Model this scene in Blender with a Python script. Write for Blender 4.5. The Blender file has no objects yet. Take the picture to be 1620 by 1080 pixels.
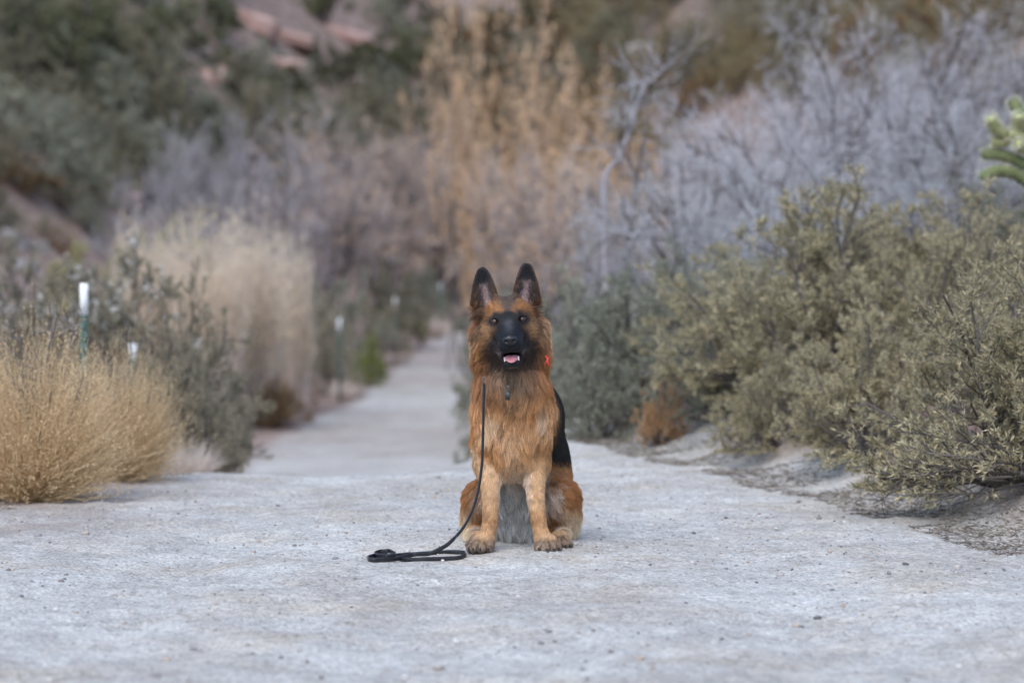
import bpy, math, random
import numpy as np
from mathutils import Vector, kdtree

R = math.radians
scene = bpy.context.scene
COL = scene.collection

# ------------------------------------------------------------------ camera, sky, sun, exposure
CAM_H, DOG_Y, FPX = 0.81, 7.3, 3825.0
cam_d = bpy.data.cameras.new('camera')
cam = bpy.data.objects.new('camera', cam_d); COL.objects.link(cam)
cam.location = (0, 0, CAM_H)
cam.rotation_euler = (R(90) - math.atan(90 / FPX), 0, 0)
cam_d.lens = 85.0; cam_d.sensor_width = 36.0
cam_d.clip_start = 0.1; cam_d.clip_end = 1500
cam_d.dof.use_dof = True
cam_d.dof.focus_distance = 7.22
cam_d.dof.aperture_fstop = 2.4
scene.camera = cam

world = bpy.data.worlds.new('World'); scene.world = world
world.use_nodes = True
wn = world.node_tree.nodes; wl = world.node_tree.links
sky = wn.new('ShaderNodeTexSky'); sky.sky_type = 'NISHITA'; sky.sun_disc = False
SUN_EL, SUN_AZ = R(52), R(200)          # behind the camera, a little to the left
sky.sun_elevation = SUN_EL; sky.sun_rotation = SUN_AZ
sky.air_density = 1.0; sky.dust_density = 1.0; sky.ozone_density = 1.0
bg = wn['Background']; bg.inputs['Strength'].default_value = 0.15
wl.new(sky.outputs[0], bg.inputs['Color'])

sun_d = bpy.data.lights.new('sun', 'SUN'); sun_d.energy = 0.9; sun_d.angle = R(50)
sun_d.color = (0.98, 0.95, 0.86)
sun = bpy.data.objects.new('sun', sun_d); COL.objects.link(sun)
sd = Vector((math.sin(SUN_AZ) * math.cos(SUN_EL), math.cos(SUN_AZ) * math.cos(SUN_EL), math.sin(SUN_EL)))
sun.rotation_euler = sd.to_track_quat('Z', 'Y').to_euler()
sun.location = (0, -5, 20)

vs = scene.view_settings
vs.view_transform = 'Standard'; vs.look = 'None'; vs.gamma = 1.0; vs.exposure = 1.2; vs.use_curve_mapping = False
scene.cycles.use_denoising = True
scene.cycles.max_bounces = 6; scene.cycles.diffuse_bounces = 3; scene.cycles.glossy_bounces = 2
scene.cycles.transmission_bounces = 2; scene.cycles.transparent_max_bounces = 4

# ------------------------------------------------------------------ numeric helpers
def norm(v):
    return v / np.maximum(np.linalg.norm(v, axis=-1, keepdims=True), 1e-9)

def sstep(a, b, x):
    t = np.clip((x - a) / (b - a), 0, 1)
    return t * t * (3 - 2 * t)

def _hash(ix, iy, iz, seed):
    h = (ix * 374761393 + iy * 668265263 + iz * 2147483647 + seed * 1274126177) & 0xFFFFFFFF
    h = ((h ^ (h >> 13)) * 1274126177) & 0xFFFFFFFF
    h = h ^ (h >> 16)
    return (h & 0xFFFFFF) / float(0xFFFFFF)

def vnoise(p, scale, seed=0):
    """value noise 0..1 at points p (N,3)"""
    q = np.asarray(p, dtype=np.float64) * scale
    i = np.floor(q).astype(np.int64); f = q - i
    f = f * f * (3 - 2 * f)
    out = 0
    for dx in (0, 1):
        for dy in (0, 1):
            for dz in (0, 1):
                w = (f[..., 0] if dx else 1 - f[..., 0]) * (f[..., 1] if dy else 1 - f[..., 1]) * (f[..., 2] if dz else 1 - f[..., 2])
                out = out + w * _hash(i[..., 0] + dx, i[..., 1] + dy, i[..., 2] + dz, seed)
    return out

def fbm(p, scale, seed=0, octaves=3):
    a, s, t = 0.5, 0.0, 0.0
    for o in range(octaves):
        s = s + a * vnoise(p, scale * 2 ** o, seed + o * 17); t += a; a *= 0.5
    return s / t

def make_mesh(name, verts, faces, mat=None, var=None, smooth=False, col=None):
    """verts (N,3); faces (M,k) of one size k; var float per vertex; col rgb per vertex"""
    me = bpy.data.meshes.new(name)
    verts = np.asarray(verts, dtype=np.float32); faces = np.asarray(faces, dtype=np.int32)
    k = faces.shape[1]
    me.vertices.add(len(verts)); me.vertices.foreach_set('co', verts.ravel())
    me.loops.add(faces.size); me.loops.foreach_set('vertex_index', faces.ravel())
    me.polygons.add(len(faces))
    me.polygons.foreach_set('loop_start', np.arange(0, faces.size, k, dtype=np.int32))
    try:
        me.polygons.foreach_set('loop_total', np.full(len(faces), k, dtype=np.int32))
    except Exception:
        pass
    if smooth:
        me.polygons.foreach_set('use_smooth', np.ones(len(faces), dtype=bool))
    me.update(calc_edges=True)
    if var is not None:
        a = me.attributes.new('var', 'FLOAT', 'POINT'); a.data.foreach_set('value', np.asarray(var, dtype=np.float32))
    if col is not None:
        a = me.attributes.new('col', 'FLOAT_COLOR', 'POINT')
        c = np.ones((len(verts), 4), dtype=np.float32); c[:, :3] = col
        a.data.foreach_set('color', c.ravel())
    if mat is not None:
        me.materials.append(mat)
    return me

def add(name, data, parent=None, **props):
    o = bpy.data.objects.new(name, data); COL.objects.link(o)
    if parent is not None: o.parent = parent
    for k, v in props.items(): o[k] = v
    return o

def empty(name, loc=(0, 0, 0), rotz=0, **props):
    o = bpy.data.objects.new(name, None); COL.objects.link(o)
    o.location = loc; o.rotation_euler = (0, 0, rotz); o.empty_display_size = 0.1
    for k, v in props.items(): o[k] = v
    return o

def merge(*parts):
    """join (verts, faces, var) tuples with the same face size"""
    V, F, A, n = [], [], [], 0
    for v, f, a in parts:
        V.append(v); F.append(f + n); A.append(a); n += len(v)
    return np.concatenate(V), np.concatenate(F), np.concatenate(A)

# ------------------------------------------------------------------ materials
def new_mat(name):
    m = bpy.data.materials.new(name); m.use_nodes = True
    nt = m.node_tree
    return m, nt.nodes, nt.links, nt.nodes['Principled BSDF']

def ramp(nodes, stops):
    r = nodes.new('ShaderNodeValToRGB'); e = r.color_ramp.elements
    while len(e) < len(stops): e.new(0.5)
    for el, (p, c) in zip(e, stops):
        el.position = p; el.color = (*c, 1)
    return r

def leaf_mat(name, stops, rough=0.6, trans=0.25, obvar=0.35):
    """foliage: colour from each leaf's own random value, shifted a little from plant to plant"""
    m, n, l, b = new_mat(name)
    at = n.new('ShaderNodeAttribute'); at.attribute_name = 'var'
    oi = n.new('ShaderNodeObjectInfo')
    r = ramp(n, stops); l.new(at.outputs['Fac'], r.inputs[0])
    hsv = n.new('ShaderNodeHueSaturation')
    mr = n.new('ShaderNodeMapRange'); mr.inputs[3].default_value = 1 - obvar; mr.inputs[4].default_value = 1 + obvar
    l.new(oi.outputs['Random'], mr.inputs[0]); l.new(mr.outputs[0], hsv.inputs['Value'])
    l.new(r.outputs[0], hsv.inputs['Color'])
    l.new(hsv.outputs[0], b.inputs['Base Color'])
    b.inputs['Roughness'].default_value = rough
    b.inputs['Specular IOR Level'].default_value = 0.25
    if trans > 0:
        t = n.new('ShaderNodeBsdfTranslucent'); l.new(hsv.outputs[0], t.inputs['Color'])
        mx = n.new('ShaderNodeMixShader'); mx.inputs[0].default_value = trans
        l.new(b.outputs[0], mx.inputs[1]); l.new(t.outputs[0], mx.inputs[2])
        l.new(mx.outputs[0], n['Material Output'].inputs['Surface'])
    return m

def plain_mat(name, c1, c2, scale=8.0, rough=0.7, bump=0.0, spec=0.3, metal=0.0):
    m, n, l, b = new_mat(name)
    tc = n.new('ShaderNodeTexCoord'); no = n.new('ShaderNodeTexNoise')
    no.inputs['Scale'].default_value = scale; no.inputs['Detail'].default_value = 5
    l.new(tc.outputs['Object'], no.inputs['Vector'])
    r = ramp(n, [(0.3, c1), (0.7, c2)]); l.new(no.outputs[0], r.inputs[0]); l.new(r.outputs[0], b.inputs['Base Color'])
    b.inputs['Roughness'].default_value = rough; b.inputs['Specular IOR Level'].default_value = spec
    b.inputs['Metallic'].default_value = metal
    if bump:
        bp = n.new('ShaderNodeBump'); bp.inputs['Strength'].default_value = bump; bp.inputs['Distance'].default_value = 0.02
        l.new(no.outputs[0], bp.inputs['Height']); l.new(bp.outputs[0], b.inputs['Normal'])
    return m

# ------------------------------------------------------------------ terrain
def smooth_table(xs, ys, sig=0.6):
    g = np.arange(-40, 420, 0.1); v = np.interp(g, xs, ys)
    k = np.exp(-0.5 * (np.arange(-30, 31) * 0.1 / sig) ** 2); k /= k.sum()
    return g, np.convolve(np.pad(v, 30, mode='edge'), k, mode='valid')
_p = smooth_table([0, 9.8, 10.9, 14, 18, 22, 25, 32, 40, 50, 60, 70, 400], [0, 0, -.03, -.36, -.74, -.95, -1.02, -.97, -.95, -.88, -.75, -.6, -.6], 0.5)
_eL = smooth_table([0, 5, 7, 9, 10.9, 14, 18, 25, 36, 47, 64, 80], [-2.6, -2.3, -2.1, -1.85, -1.5, -1.7, -2.2, -2.75, -2.4, -2.33, -2.0, -1.9])
_eR = smooth_table([0, 5, 7, 8.85, 11, 13, 18, 25, 47, 64, 80], [2.2, 1.9, 1.65, 1.36, .8, .35, 0, -.3, -.86, -1.2, -1.3])
def profile(Y): return np.interp(Y, *_p)
def edgeL(Y): return np.interp(Y, *_eL)
def edgeR(Y): return np.interp(Y, *_eR)

def terrain(X, Y, fine=True):
    X = np.asarray(X, float); Y = np.asarray(Y, float)
    dR = np.maximum(0, X - edgeR(Y)); dL = np.maximum(0, edgeL(Y) - X)
    P = np.stack([X, Y, np.zeros_like(X)], -1)
    side = np.maximum(dR, dL)
    keep = np.where(dR > 0, 1 - 0.8 * sstep(0.4, 3.0, dR), 1 - 0.6 * sstep(1.5, 6, dL))
    keep = keep * (1 - sstep(-.75, .35, X) * (1 - sstep(15, 25, Y)))
    z = profile(Y) * keep
    z = z + 0.34 * dR * sstep(0, 0.5, dR) + 0.03 * sstep(0.0, 0.4, dR)
    z = z - 0.25 * np.maximum(0, dR - 9) 
    z = z + 0.03 * dL + 0.16 * np.maximum(0, dL - 1.2) * sstep(1.2, 3.5, dL) - 0.10 * np.maximum(0, dL - 12)
    dc = np.abs(X + 1.5)
    start = 76 - 40 * sstep(2.5, 22, dc)
    t = np.maximum(0, Y - start)
    z = z + 0.27 * t * t / (t + 8)
    z = z + (fbm(P, 0.22, 5) - 0.5) * 1.4 * sstep(2, 9, side) + (fbm(P, 1.3, 9) - .5) * 0.12 * sstep(0.2, 1.2, side) + (fbm(P, 4.5, 19) - .5) * 0.075 * sstep(0.05, .4, side) * (1 - sstep(14, 20, Y))
    if fine:
        near = 1 - sstep(16, 24, Y)
        z = z + near * ((fbm(P * np.array([1.0, 0.8, 1]), 2.6, 21) - .5) * 0.035 + (fbm(P, 9, 33) - .5) * (0.020 + .022 * sstep(0, .3, side)) + (vnoise(P, 30, 41) - .5) * 0.0075)
        # shallow wheel ruts that follow the road
        c = (X - edgeL(Y)) / np.maximum(edgeR(Y) - edgeL(Y), .3)
        rut = np.exp(-((c - .30) / .07) ** 2) + np.exp(-((c - .74) / .07) ** 2)
        z = z - near * rut * 0.018
    return z

def tz(X, Y): return float(terrain(np.array([X]), np.array([Y]))[0])
def pxX(px, Y): return (px - 810) / FPX * Y
def pxZ(py, Y): return CAM_H + (450 - py) / FPX * Y
def ground_at(px, py):
    """where the ray of a pixel meets the ground"""
    Ys = np.linspace(4, 140, 6000); X = pxX(px, Ys)
    z = terrain(X, Ys); ray = pxZ(py, Ys)
    i = np.argmax(z >= ray)
    return float(X[i]), float(Ys[i]), float(z[i])
# ------------------------------------------------------------------ ground and road
def ground_material():
    m, n, l, b = new_mat('dirt')
    geo = n.new('ShaderNodeNewGeometry'); at = n.new('ShaderNodeAttribute'); at.attribute_name = 'var'
    def noise(scale, detail=4, rough=.6, vec=None):
        t = n.new('ShaderNodeTexNoise'); t.inputs['Scale'].default_value = scale
        t.inputs['Detail'].default_value = detail; t.inputs['Roughness'].default_value = rough
        l.new(vec or geo.outputs['Position'], t.inputs['Vector']); return t
    def mix(fac, a, c, mode='MIX', f=None):
        x = n.new('ShaderNodeMix'); x.data_type = 'RGBA'; x.blend_type = mode
        if fac is not None: l.new(fac, x.inputs[0])
        else: x.inputs[0].default_value = f
        for s, v in ((6, a), (7, c)):
            if isinstance(v, tuple): x.inputs[s].default_value = (*v, 1)
            else: l.new(v, x.inputs[s])
        return x.outputs[2]
    big = noise(0.9, 5); r1 = ramp(n, [(.35, (.49, .462, .42)), (.65, (.60, .585, .545))]); l.new(big.outputs[0], r1.inputs[0])
    mid = noise(5.0, 6, .7); r2 = ramp(n, [(.42, (.62, .60, .58)), (.58, (1, 1, 1))]); l.new(mid.outputs[0], r2.inputs[0])
    c = mix(None, r1.outputs[0], r2.outputs[0], 'MULTIPLY', .46)
    wrm = noise(2.2, 5, .65); rw = ramp(n, [(.48, (1, 1, 1)), (.68, (1.0, .93, .84))]); l.new(wrm.outputs[0], rw.inputs[0])
    c = mix(None, c, rw.outputs[0], 'MULTIPLY', .9)
    # grains: two sizes of cell, each with its own stone colour
    for sc, amt in ((70, .34), (170, .5)):
        vo = n.new('ShaderNodeTexVoronoi'); vo.inputs['Scale'].default_value = sc
        l.new(geo.outputs['Position'], vo.inputs['Vector'])
        bw = n.new('ShaderNodeSeparateColor'); l.new(vo.outputs['Color'], bw.inputs[0])
        rg = ramp(n, [(0, (.30, .28, .27)), (.16, (.62, .60, .6)), (.6, (1, .99, .97)), (1, (1.25, 1.25, 1.25))])
        l.new(bw.outputs[0], rg.inputs[0])
        c = mix(None, c, rg.outputs[0], 'MULTIPLY', amt)
    sp = noise(38, 3, .5); rs = ramp(n, [(.60, (1, 1, 1)), (.70, (.52, .48, .46))]); l.new(sp.outputs[0], rs.inputs[0])
    c = mix(None, c, rs.outputs[0], 'MULTIPLY', .5)
    # away from the wheel tracks: browner soil with plant litter; on the far road, painted shade
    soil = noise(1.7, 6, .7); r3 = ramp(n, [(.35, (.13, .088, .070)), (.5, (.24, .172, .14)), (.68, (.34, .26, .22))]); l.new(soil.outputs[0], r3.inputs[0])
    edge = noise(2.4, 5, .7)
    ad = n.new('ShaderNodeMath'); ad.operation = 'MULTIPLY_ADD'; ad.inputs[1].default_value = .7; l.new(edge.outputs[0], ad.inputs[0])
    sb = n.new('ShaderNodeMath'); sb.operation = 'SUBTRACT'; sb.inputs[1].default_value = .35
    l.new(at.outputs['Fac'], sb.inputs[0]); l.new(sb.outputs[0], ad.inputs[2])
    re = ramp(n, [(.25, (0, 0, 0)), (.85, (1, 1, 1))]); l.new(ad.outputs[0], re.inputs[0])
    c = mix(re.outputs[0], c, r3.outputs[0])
    l.new(c, b.inputs['Base Color'])
    b.inputs['Roughness'].default_value = .95; b.inputs['Specular IOR Level'].default_value = .15
    fine = noise(90, 5, .7); vb = n.new('ShaderNodeTexVoronoi'); vb.inputs['Scale'].default_value = 75; l.new(geo.outputs['Position'], vb.inputs['Vector'])
    sm = n.new('ShaderNodeMath'); sm.operation = 'SUBTRACT'; l.new(fine.outputs[0], sm.inputs[0]); l.new(vb.outputs['Distance'], sm.inputs[1])
    bp = n.new('ShaderNodeBump'); bp.inputs['Strength'].default_value = .75; bp.inputs['Distance'].default_value = .006
    l.new(sm.outputs[0], bp.inputs['Height']); l.new(bp.outputs[0], b.inputs['Normal'])
    return m
M_DIRT = ground_material()

def build_ground():
    def steps(lo, hi, d, g, lim):
        out = list(np.arange(lo, hi, d)); s = d
        while out[-1] < lim: s = min(s * g, 8.0); out.append(out[-1] + s)
        return out
    right = steps(0, 2.6, .029, 1.075, 150); xs = np.array([-x for x in right[:0:-1]] + right)
    fwd = steps(4.2, 13.5, .032, 1.05, 300)
    back = [4.2]; s = .05
    while back[-1] > -60: s *= 1.3; back.append(back[-1] - s)
    ys = np.array(back[:0:-1] + fwd)
    X, Y = np.meshgrid(xs, ys, indexing='ij')
    Z = terrain(X.ravel(), Y.ravel()).reshape(X.shape)
    verts = np.stack([X, Y, Z], -1).reshape(-1, 3)
    nx, ny = X.shape
    idx = np.arange(nx * ny).reshape(nx, ny)
    faces = np.stack([idx[:-1, :-1], idx[1:, :-1], idx[1:, 1:], idx[:-1, 1:]], -1).reshape(-1, 4)
    eL, eR = edgeL(verts[:, 1]), edgeR(verts[:, 1])
    d_in = np.minimum(verts[:, 0] - eL, eR + .36 * (1 - sstep(12, 20, verts[:, 1])) - verts[:, 0])
    wob = (fbm(verts * np.array([1, 1, 0]), 1.6, 77) - .5) * .7
    soil = np.maximum(1 - sstep(-.35, .45, d_in + wob * .6), sstep(68, 74, verts[:, 1]))
    lt = (1 - sstep(0, 1.25, verts[:, 0] - eL + wob)) * .50 * (1 - sstep(11, 15, verts[:, 1]))
    soil = np.maximum(soil, lt)
    soil = np.maximum(soil, sstep(20, 27, verts[:, 1]) * np.clip(.16 + .95 * (fbm(verts * np.array([.3, 1, 0]), .33, 15) - .2), 0, .62))  # far-road tint and darker shade bands, painted in through the soil mask
    fc = verts[faces].mean(1)
    d_f = np.minimum(fc[:, 0] - edgeL(fc[:, 1]), edgeR(fc[:, 1]) - fc[:, 0])
    is_road = (d_f + (fbm(fc * np.array([1, 1, 0]), 1.6, 77) - .5) * .42 > 0) & (fc[:, 1] < 74)
    for name, sel in (('dirt_road', is_road), ('ground', ~is_road)):
        f = faces[sel]; used, inv = np.unique(f, return_inverse=True)
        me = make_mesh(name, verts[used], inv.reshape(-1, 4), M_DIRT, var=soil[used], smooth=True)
        o = add(name, me, kind='structure')
        o['label'] = 'pale gravelly dirt road dipping away behind the dog' if name == 'dirt_road' else 'brown desert soil of the banks and hillside'
build_ground()

# ------------------------------------------------------------------ stones
_ico = None
def ico():
    global _ico
    if _ico is None:
        t = (1 + 5 ** .5) / 2
        v = np.array([(-1, t, 0), (1, t, 0), (-1, -t, 0), (1, -t, 0), (0, -1, t), (0, 1, t), (0, -1, -t), (0, 1, -t), (t, 0, -1), (t, 0, 1), (-t, 0, -1), (-t, 0, 1)], float)
        f = np.array([(0, 11, 5), (0, 5, 1), (0, 1, 7), (0, 7, 10), (0, 10, 11), (1, 5, 9), (5, 11, 4), (11, 10, 2), (10, 7, 6), (7, 1, 8), (3, 9, 4), (3, 4, 2), (3, 2, 6), (3, 6, 8), (3, 8, 9), (4, 9, 5), (2, 4, 11), (6, 2, 10), (8, 6, 7), (9, 8, 1)])
        _ico = norm(v), f
    return _ico
def subdiv(v, f, times=1):
    for _ in range(times):
        a, b, c = f[:, 0], f[:, 1], f[:, 2]
        e = np.sort(np.concatenate([np.stack([a, b], 1), np.stack([b, c], 1), np.stack([c, a], 1)]), 1)
        u, inv = np.unique(e, axis=0, return_inverse=True); inv = inv.ravel()
        m = norm(v[u].mean(1)); k = len(f); n0 = len(v)
        ab, bc, ca = inv[:k] + n0, inv[k:2 * k] + n0, inv[2 * k:] + n0
        v = np.concatenate([v, m])
        f = np.concatenate([np.stack([a, ab, ca], 1), np.stack([b, bc, ab], 1), np.stack([c, ca, bc], 1), np.stack([ab, bc, ca], 1)])
    return v, f

M_STONE = leaf_mat('stone', [(0, (.13, .12, .12)), (.3, (.28, .26, .25)), (.55, (.42, .39, .36)), (.75, (.40, .30, .23)), (1, (.66, .64, .62))], rough=.85, trans=0, obvar=.15)

def build_gravel():
    rng = np.random.default_rng(3)
    N = 11500
    Y = 4.6 + (rng.random(N) ** 1.25) * 9.5
    X = edgeL(Y) - .5 + rng.random(N) * (edgeR(Y) - edgeL(Y) + 1.3)
    P = np.stack([X, Y, 0 * X], -1)
    keep = rng.random(N) < np.clip(.12 + 1.7 * (fbm(P, 1.5, 61) - .38) * 2, .08, 1)
    X, Y = X[keep], Y[keep]; N = len(X)
    rad = np.clip(.0027 * np.exp(rng.normal(0, .5, N)), .0014, .011)
    Z = terrain(X, Y)
    v, f = ico()
    A = rng.normal(size=(N, 3, 3)); q, _ = np.linalg.qr(A)
    sc = rng.uniform(.6, 1.25, (N, 1, 3))
    V = np.einsum('nij,nkj->nki', q, (v[None] * sc)) * rad[:, None, None]
    V[..., 2] *= .7
    V += np.stack([X, Y, Z + rad * .25], -1)[:, None]
    F = f[None] + (np.arange(N) * 12)[:, None, None]
    me = make_mesh('gravel', V.reshape(-1, 3), F.reshape(-1, 3), M_STONE, var=np.repeat(rng.random(N), 12))
    add('gravel', me, kind='stuff', label='fine grey gravel strewn over the dirt road', category='gravel')
build_gravel()

def stone_mesh(seed, dims, rough=.35, sub=2, var=.5, name='stone', mat=None, blocky=0.0):
    v, f = subdiv(*ico(), sub)
    if blocky: v = np.sign(v) * np.abs(v) ** (1 - blocky)
    d = 1 + (fbm(v + seed * 3.1, 1.1, seed, 3) - .5) * 2 * rough
    v = v * d[:, None] * np.array(dims)
    return make_mesh(name, v, f, mat or M_STONE, var=np.full(len(v), var), smooth=(sub > 2))

PEBBLES = [(530, 886, 12, .25), (58, 849, 13, .3), (1014, 1046, 14, .72), (868, 1003, 11, .1), (262, 1048, 15, .7), (303, 1030, 12, .15), (722, 1018, 15, .95), (336, 1003, 10, .5),
           (1098, 846, 8, .1), (1235, 912, 15, .35), (1297, 822, 10, .12), (1265, 795, 9, .15), (1530, 850, 9, .1), (1382, 783, 9, .2), (687, 788, 8, .74), (650, 772, 9, .3),
           (155, 782, 9, .95), (820, 945, 9, .9), (700, 888, 7, .9), (1335, 962, 9, .74), (1395, 718, 12, .76), (1440, 735, 11, .3), (135, 845, 12, .65), (1010, 955, 8, .3),
           (380, 935, 8, .2), (560, 918, 8, .3), (340, 958, 8, .73), (1180, 700, 12, .9), (1115, 668, 12, .95), (1350, 690, 12, .6)]
_pw = {.1: 'dark', .12: 'dark', .15: 'dark', .2: 'dark', .25: 'brown-grey', .3: 'mid-grey', .35: 'mid-grey', .5: 'grey-beige', .6: 'grey-beige', .65: 'grey-beige', .7: 'tan', .72: 'tan', .73: 'tan', .74: 'tan', .76: 'tan', .9: 'whitish', .95: 'whitish'}
for i, (px, py, w, vv) in enumerate(PEBBLES):
    X, Y, Z = ground_at(px, py); r = w / FPX * Y * .5
    me = stone_mesh(100 + i, (r, r * .9, r * .6), .45, 1, vv, 'stone')
    o = add('stone', me); o.location = (X, Y, Z + r * .2); o.rotation_euler = (0, 0, i * 1.3)
    where = 'on the gravel road' if py > 740 else 'at the foot of the shrub bank'
    o['label'] = f'small {_pw[vv]} loose stone lying {where}'; o['category'] = 'stone'; o['group'] = f'{_pw[vv]} loose stones {where}'
# ------------------------------------------------------------------ the dog
DOG = np.array([0.0, DOG_Y, 0.0])
def D(px, py, dy):
    """photo pixel at a depth dy behind the front paws -> dog coordinates"""
    Y = DOG_Y + dy
    return np.array([pxX(px, Y), dy, pxZ(py, Y)])

_r = R(4.6)
HU = np.array([math.cos(_r), 0, math.sin(_r)]); HV = np.array([0, -1.0, 0]); HW = np.array([-math.sin(_r), 0, math.cos(_r)])
HO = D(804.5, 506, -.05)
def H(u, v, w): return HO + u * HU + v * HV + w * HW
def head_local(p):
    q = p - HO
    return q @ HU, q @ HV, q @ HW

EARS = []
for B, T, sgn in ((D(770.5, 489, .02), D(762, 424, .03), -1), (D(830.5, 485, .02), D(833.5, 417, .03), 1)):
    ax = T - B; L = np.linalg.norm(ax); ax = ax / L
    f = np.array([sgn * .28, -1, 0]); f = f - ax * (f @ ax); f /= np.linalg.norm(f)
    EARS.append((B, ax, L, np.cross(ax, f), f, sgn))
def ear_local(p, e):
    B, ax, L, s, f, sgn = e
    q = p - B
    return (q @ ax) / L, q @ s, q @ f
def ear_w(a): return .050 * np.clip(1.0 - a, 0, 1.4) ** .45 * (.45 + .55 * sstep(-.12, .16, a))
def sd_ear(p, e):
    a, s, q = ear_local(p, e)
    W = ear_w(a)
    qs = .030 * (s / .045) ** 2 - .016 + .012 * np.clip(a, 0, 1)
    d = np.maximum(np.abs(q - qs) * .85 - .0052, np.abs(s) - W)
    d = np.maximum(d, -(a + .12) * e[2]); d = np.maximum(d, (a - .985) * e[2])
    return d

PR = []          # primitives: (a, ra, b, rb, blend, axis scale)
def cone(a, ra, b, rb, k=.03, sc=(1, 1, 1)): PR.append((np.array(a, float), ra, np.array(b, float), rb, k, np.array(sc, float)))
def ball(c, r, k=.03, sc=(1, 1, 1)): cone(c, r, np.array(c) + np.array([0, 0, 1e-4]), r, k, sc)

# trunk: chest, ribs, loin, pelvis
cone((.004, .085, .44), .080, (.004, .10, .33), .088, .05)
cone((-.005, .12, .50), .088, (.020, .27, .40), .122, .05)
cone((.028, .27, .40), .122, (.052, .40, .24), .126, .05)
cone((.040, .40, .24), .124, (.055, .47, .13), .112, .05)
cone((.0, .16, .30), .09, (.015, .25, .17), .085, .04)
cone((.015, .25, .17), .085, (.015, .25, .045), .060, .04)
# neck
cone(H(0, -.125, -.035), .076, (.004, .10, .50), .088, .05)
# head
for s in (-1, 1):
    cone(H(s * .060, -.115, -.030), .036, H(s * .055, -.125, -.105), .042, .04)      # thick ruff behind the cheeks
ball(H(0, -.075, .012), .060, .03, (1.02, 1.15, .90))
cone(H(0, -.035, .018), .046, H(0, -.012, .004), .040, .03, (1.15, 1, 1))
for s in (-1, 1):
    ball(H(s * .043, -.050, -.030), .033, .03)
    ball(H(s * .042, -.065, -.075), .036, .03)
    ball(H(s * .035, -.014, .016), .013, .015)          # brow
    ball(H(s * .034, -.012, -.022), .020, .02)          # under the eye
    cone(H(s * .016, .000, -.050), .026, H(s * .0155, .066, -.079), .0185, .014)   # upper lip
    cone(H(s * .034, -.030, -.078), .018, H(s * .014, .050, -.130), .010, .012)     # jaw bone
cone(H(0, -.01, -.018), .030, H(0, .072, -.058), .0215, .02, (1.0, 1, 1))
cone(H(0, -.02, -.110), .022, H(0, .048, -.131), .0125, .02, (1.15, 1, .85))
# shoulders and fore legs
LEGS = []
for s, x in ((-1, [(-.062, .42), (-.070, .27), (776.5, 790), (775.5, 822), (770, 853)]), (1, [(.066, .42), (.068, .27), (847.5, 790), (852, 822), (858, 853)])):
    sh = (x[0][0], .12, x[0][1]); el = (x[1][0], .10, x[1][1])
    k1 = D(x[2][0], x[2][1], .035); wr = D(x[3][0], x[3][1], .015); pa = D(x[4][0], x[4][1], .0)
    cone(sh, .051, el, .041, .04); cone(el, .040, k1, .0260, .02, (.95, 1, 1)); cone(k1, .0260, wr, .0225, .005); cone(wr, .0225, pa, .0230, .005)
    LEGS.append((s, wr, pa))
# hips, thighs, hind feet
cone((.075, .42, .17), .085, (.150, .23, .145), .050, .04); cone((.150, .23, .145), .050, (.152, .33, .055), .034, .03)
cone((.03, .42, .17), .085, (-.096, .24, .145), .042, .04); cone((-.096, .24, .145), .042, (-.104, .34, .055), .032, .03)
ball((.155, .30, .10), .045, .04, (.85, 1.5, 1.5)); ball((-.098, .30, .10), .043, .04, (.85, 1.5, 1.5))
HIND = []
for x, xp in ((.148, .146), (-.106, -.100)):
    cone((x, .34, .035), .026, (xp, .13, .028), .021, .02)
    HIND.append(np.array([xp, .105, .0]))
# tail lying on the ground behind
cone((.06, .52, .07), .035, (.09, .66, .035), .030, .03); cone((.09, .66, .035), .030, (.16, .82, .03), .016, .03)

# paws: four toes and a pad each; toes point at -y, turned out a little
CLAWS = []
TOES = []
def paw(c, yaw, size, zoff=0):
    ca, sa = math.cos(yaw), math.sin(yaw)
    def loc(x, y, z): return np.array([c[0] + (x * ca - y * sa) * size, c[1] + (x * sa + y * ca) * size, z * size])
    cone(loc(0, .012, .030), .030 * size, loc(0, -.012, .024), .024 * size, .012, (1.1, 1, 1))
    for tx, ty, r in ((-.030, -.026, .0135), (-.0105, -.045, .0150), (.0115, -.045, .0150), (.031, -.026, .0135)):
        a, b = loc(tx * .8, ty + .034, .030), loc(tx, ty, .0150)
        cone(a, r * .95 * size, b, r * size, .0045)
        TOES.append((b, r * size))
        tip = loc(tx * 1.04, ty - r - .012, .006); base = loc(tx, ty - r * .7, .017)
        CLAWS.append((base, tip, .0042 * size))
for s, wr, pa in LEGS:
    if s < 0: paw(np.array([D(763, 868, 0)[0], -.005, 0]), -.30, 1.0)
    else: paw(np.array([D(865, 868, 0)[0], -.005, 0]), .16, 1.0)
paw(HIND[0], .14, .90); paw(HIND[1], -.2, .90)

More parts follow.
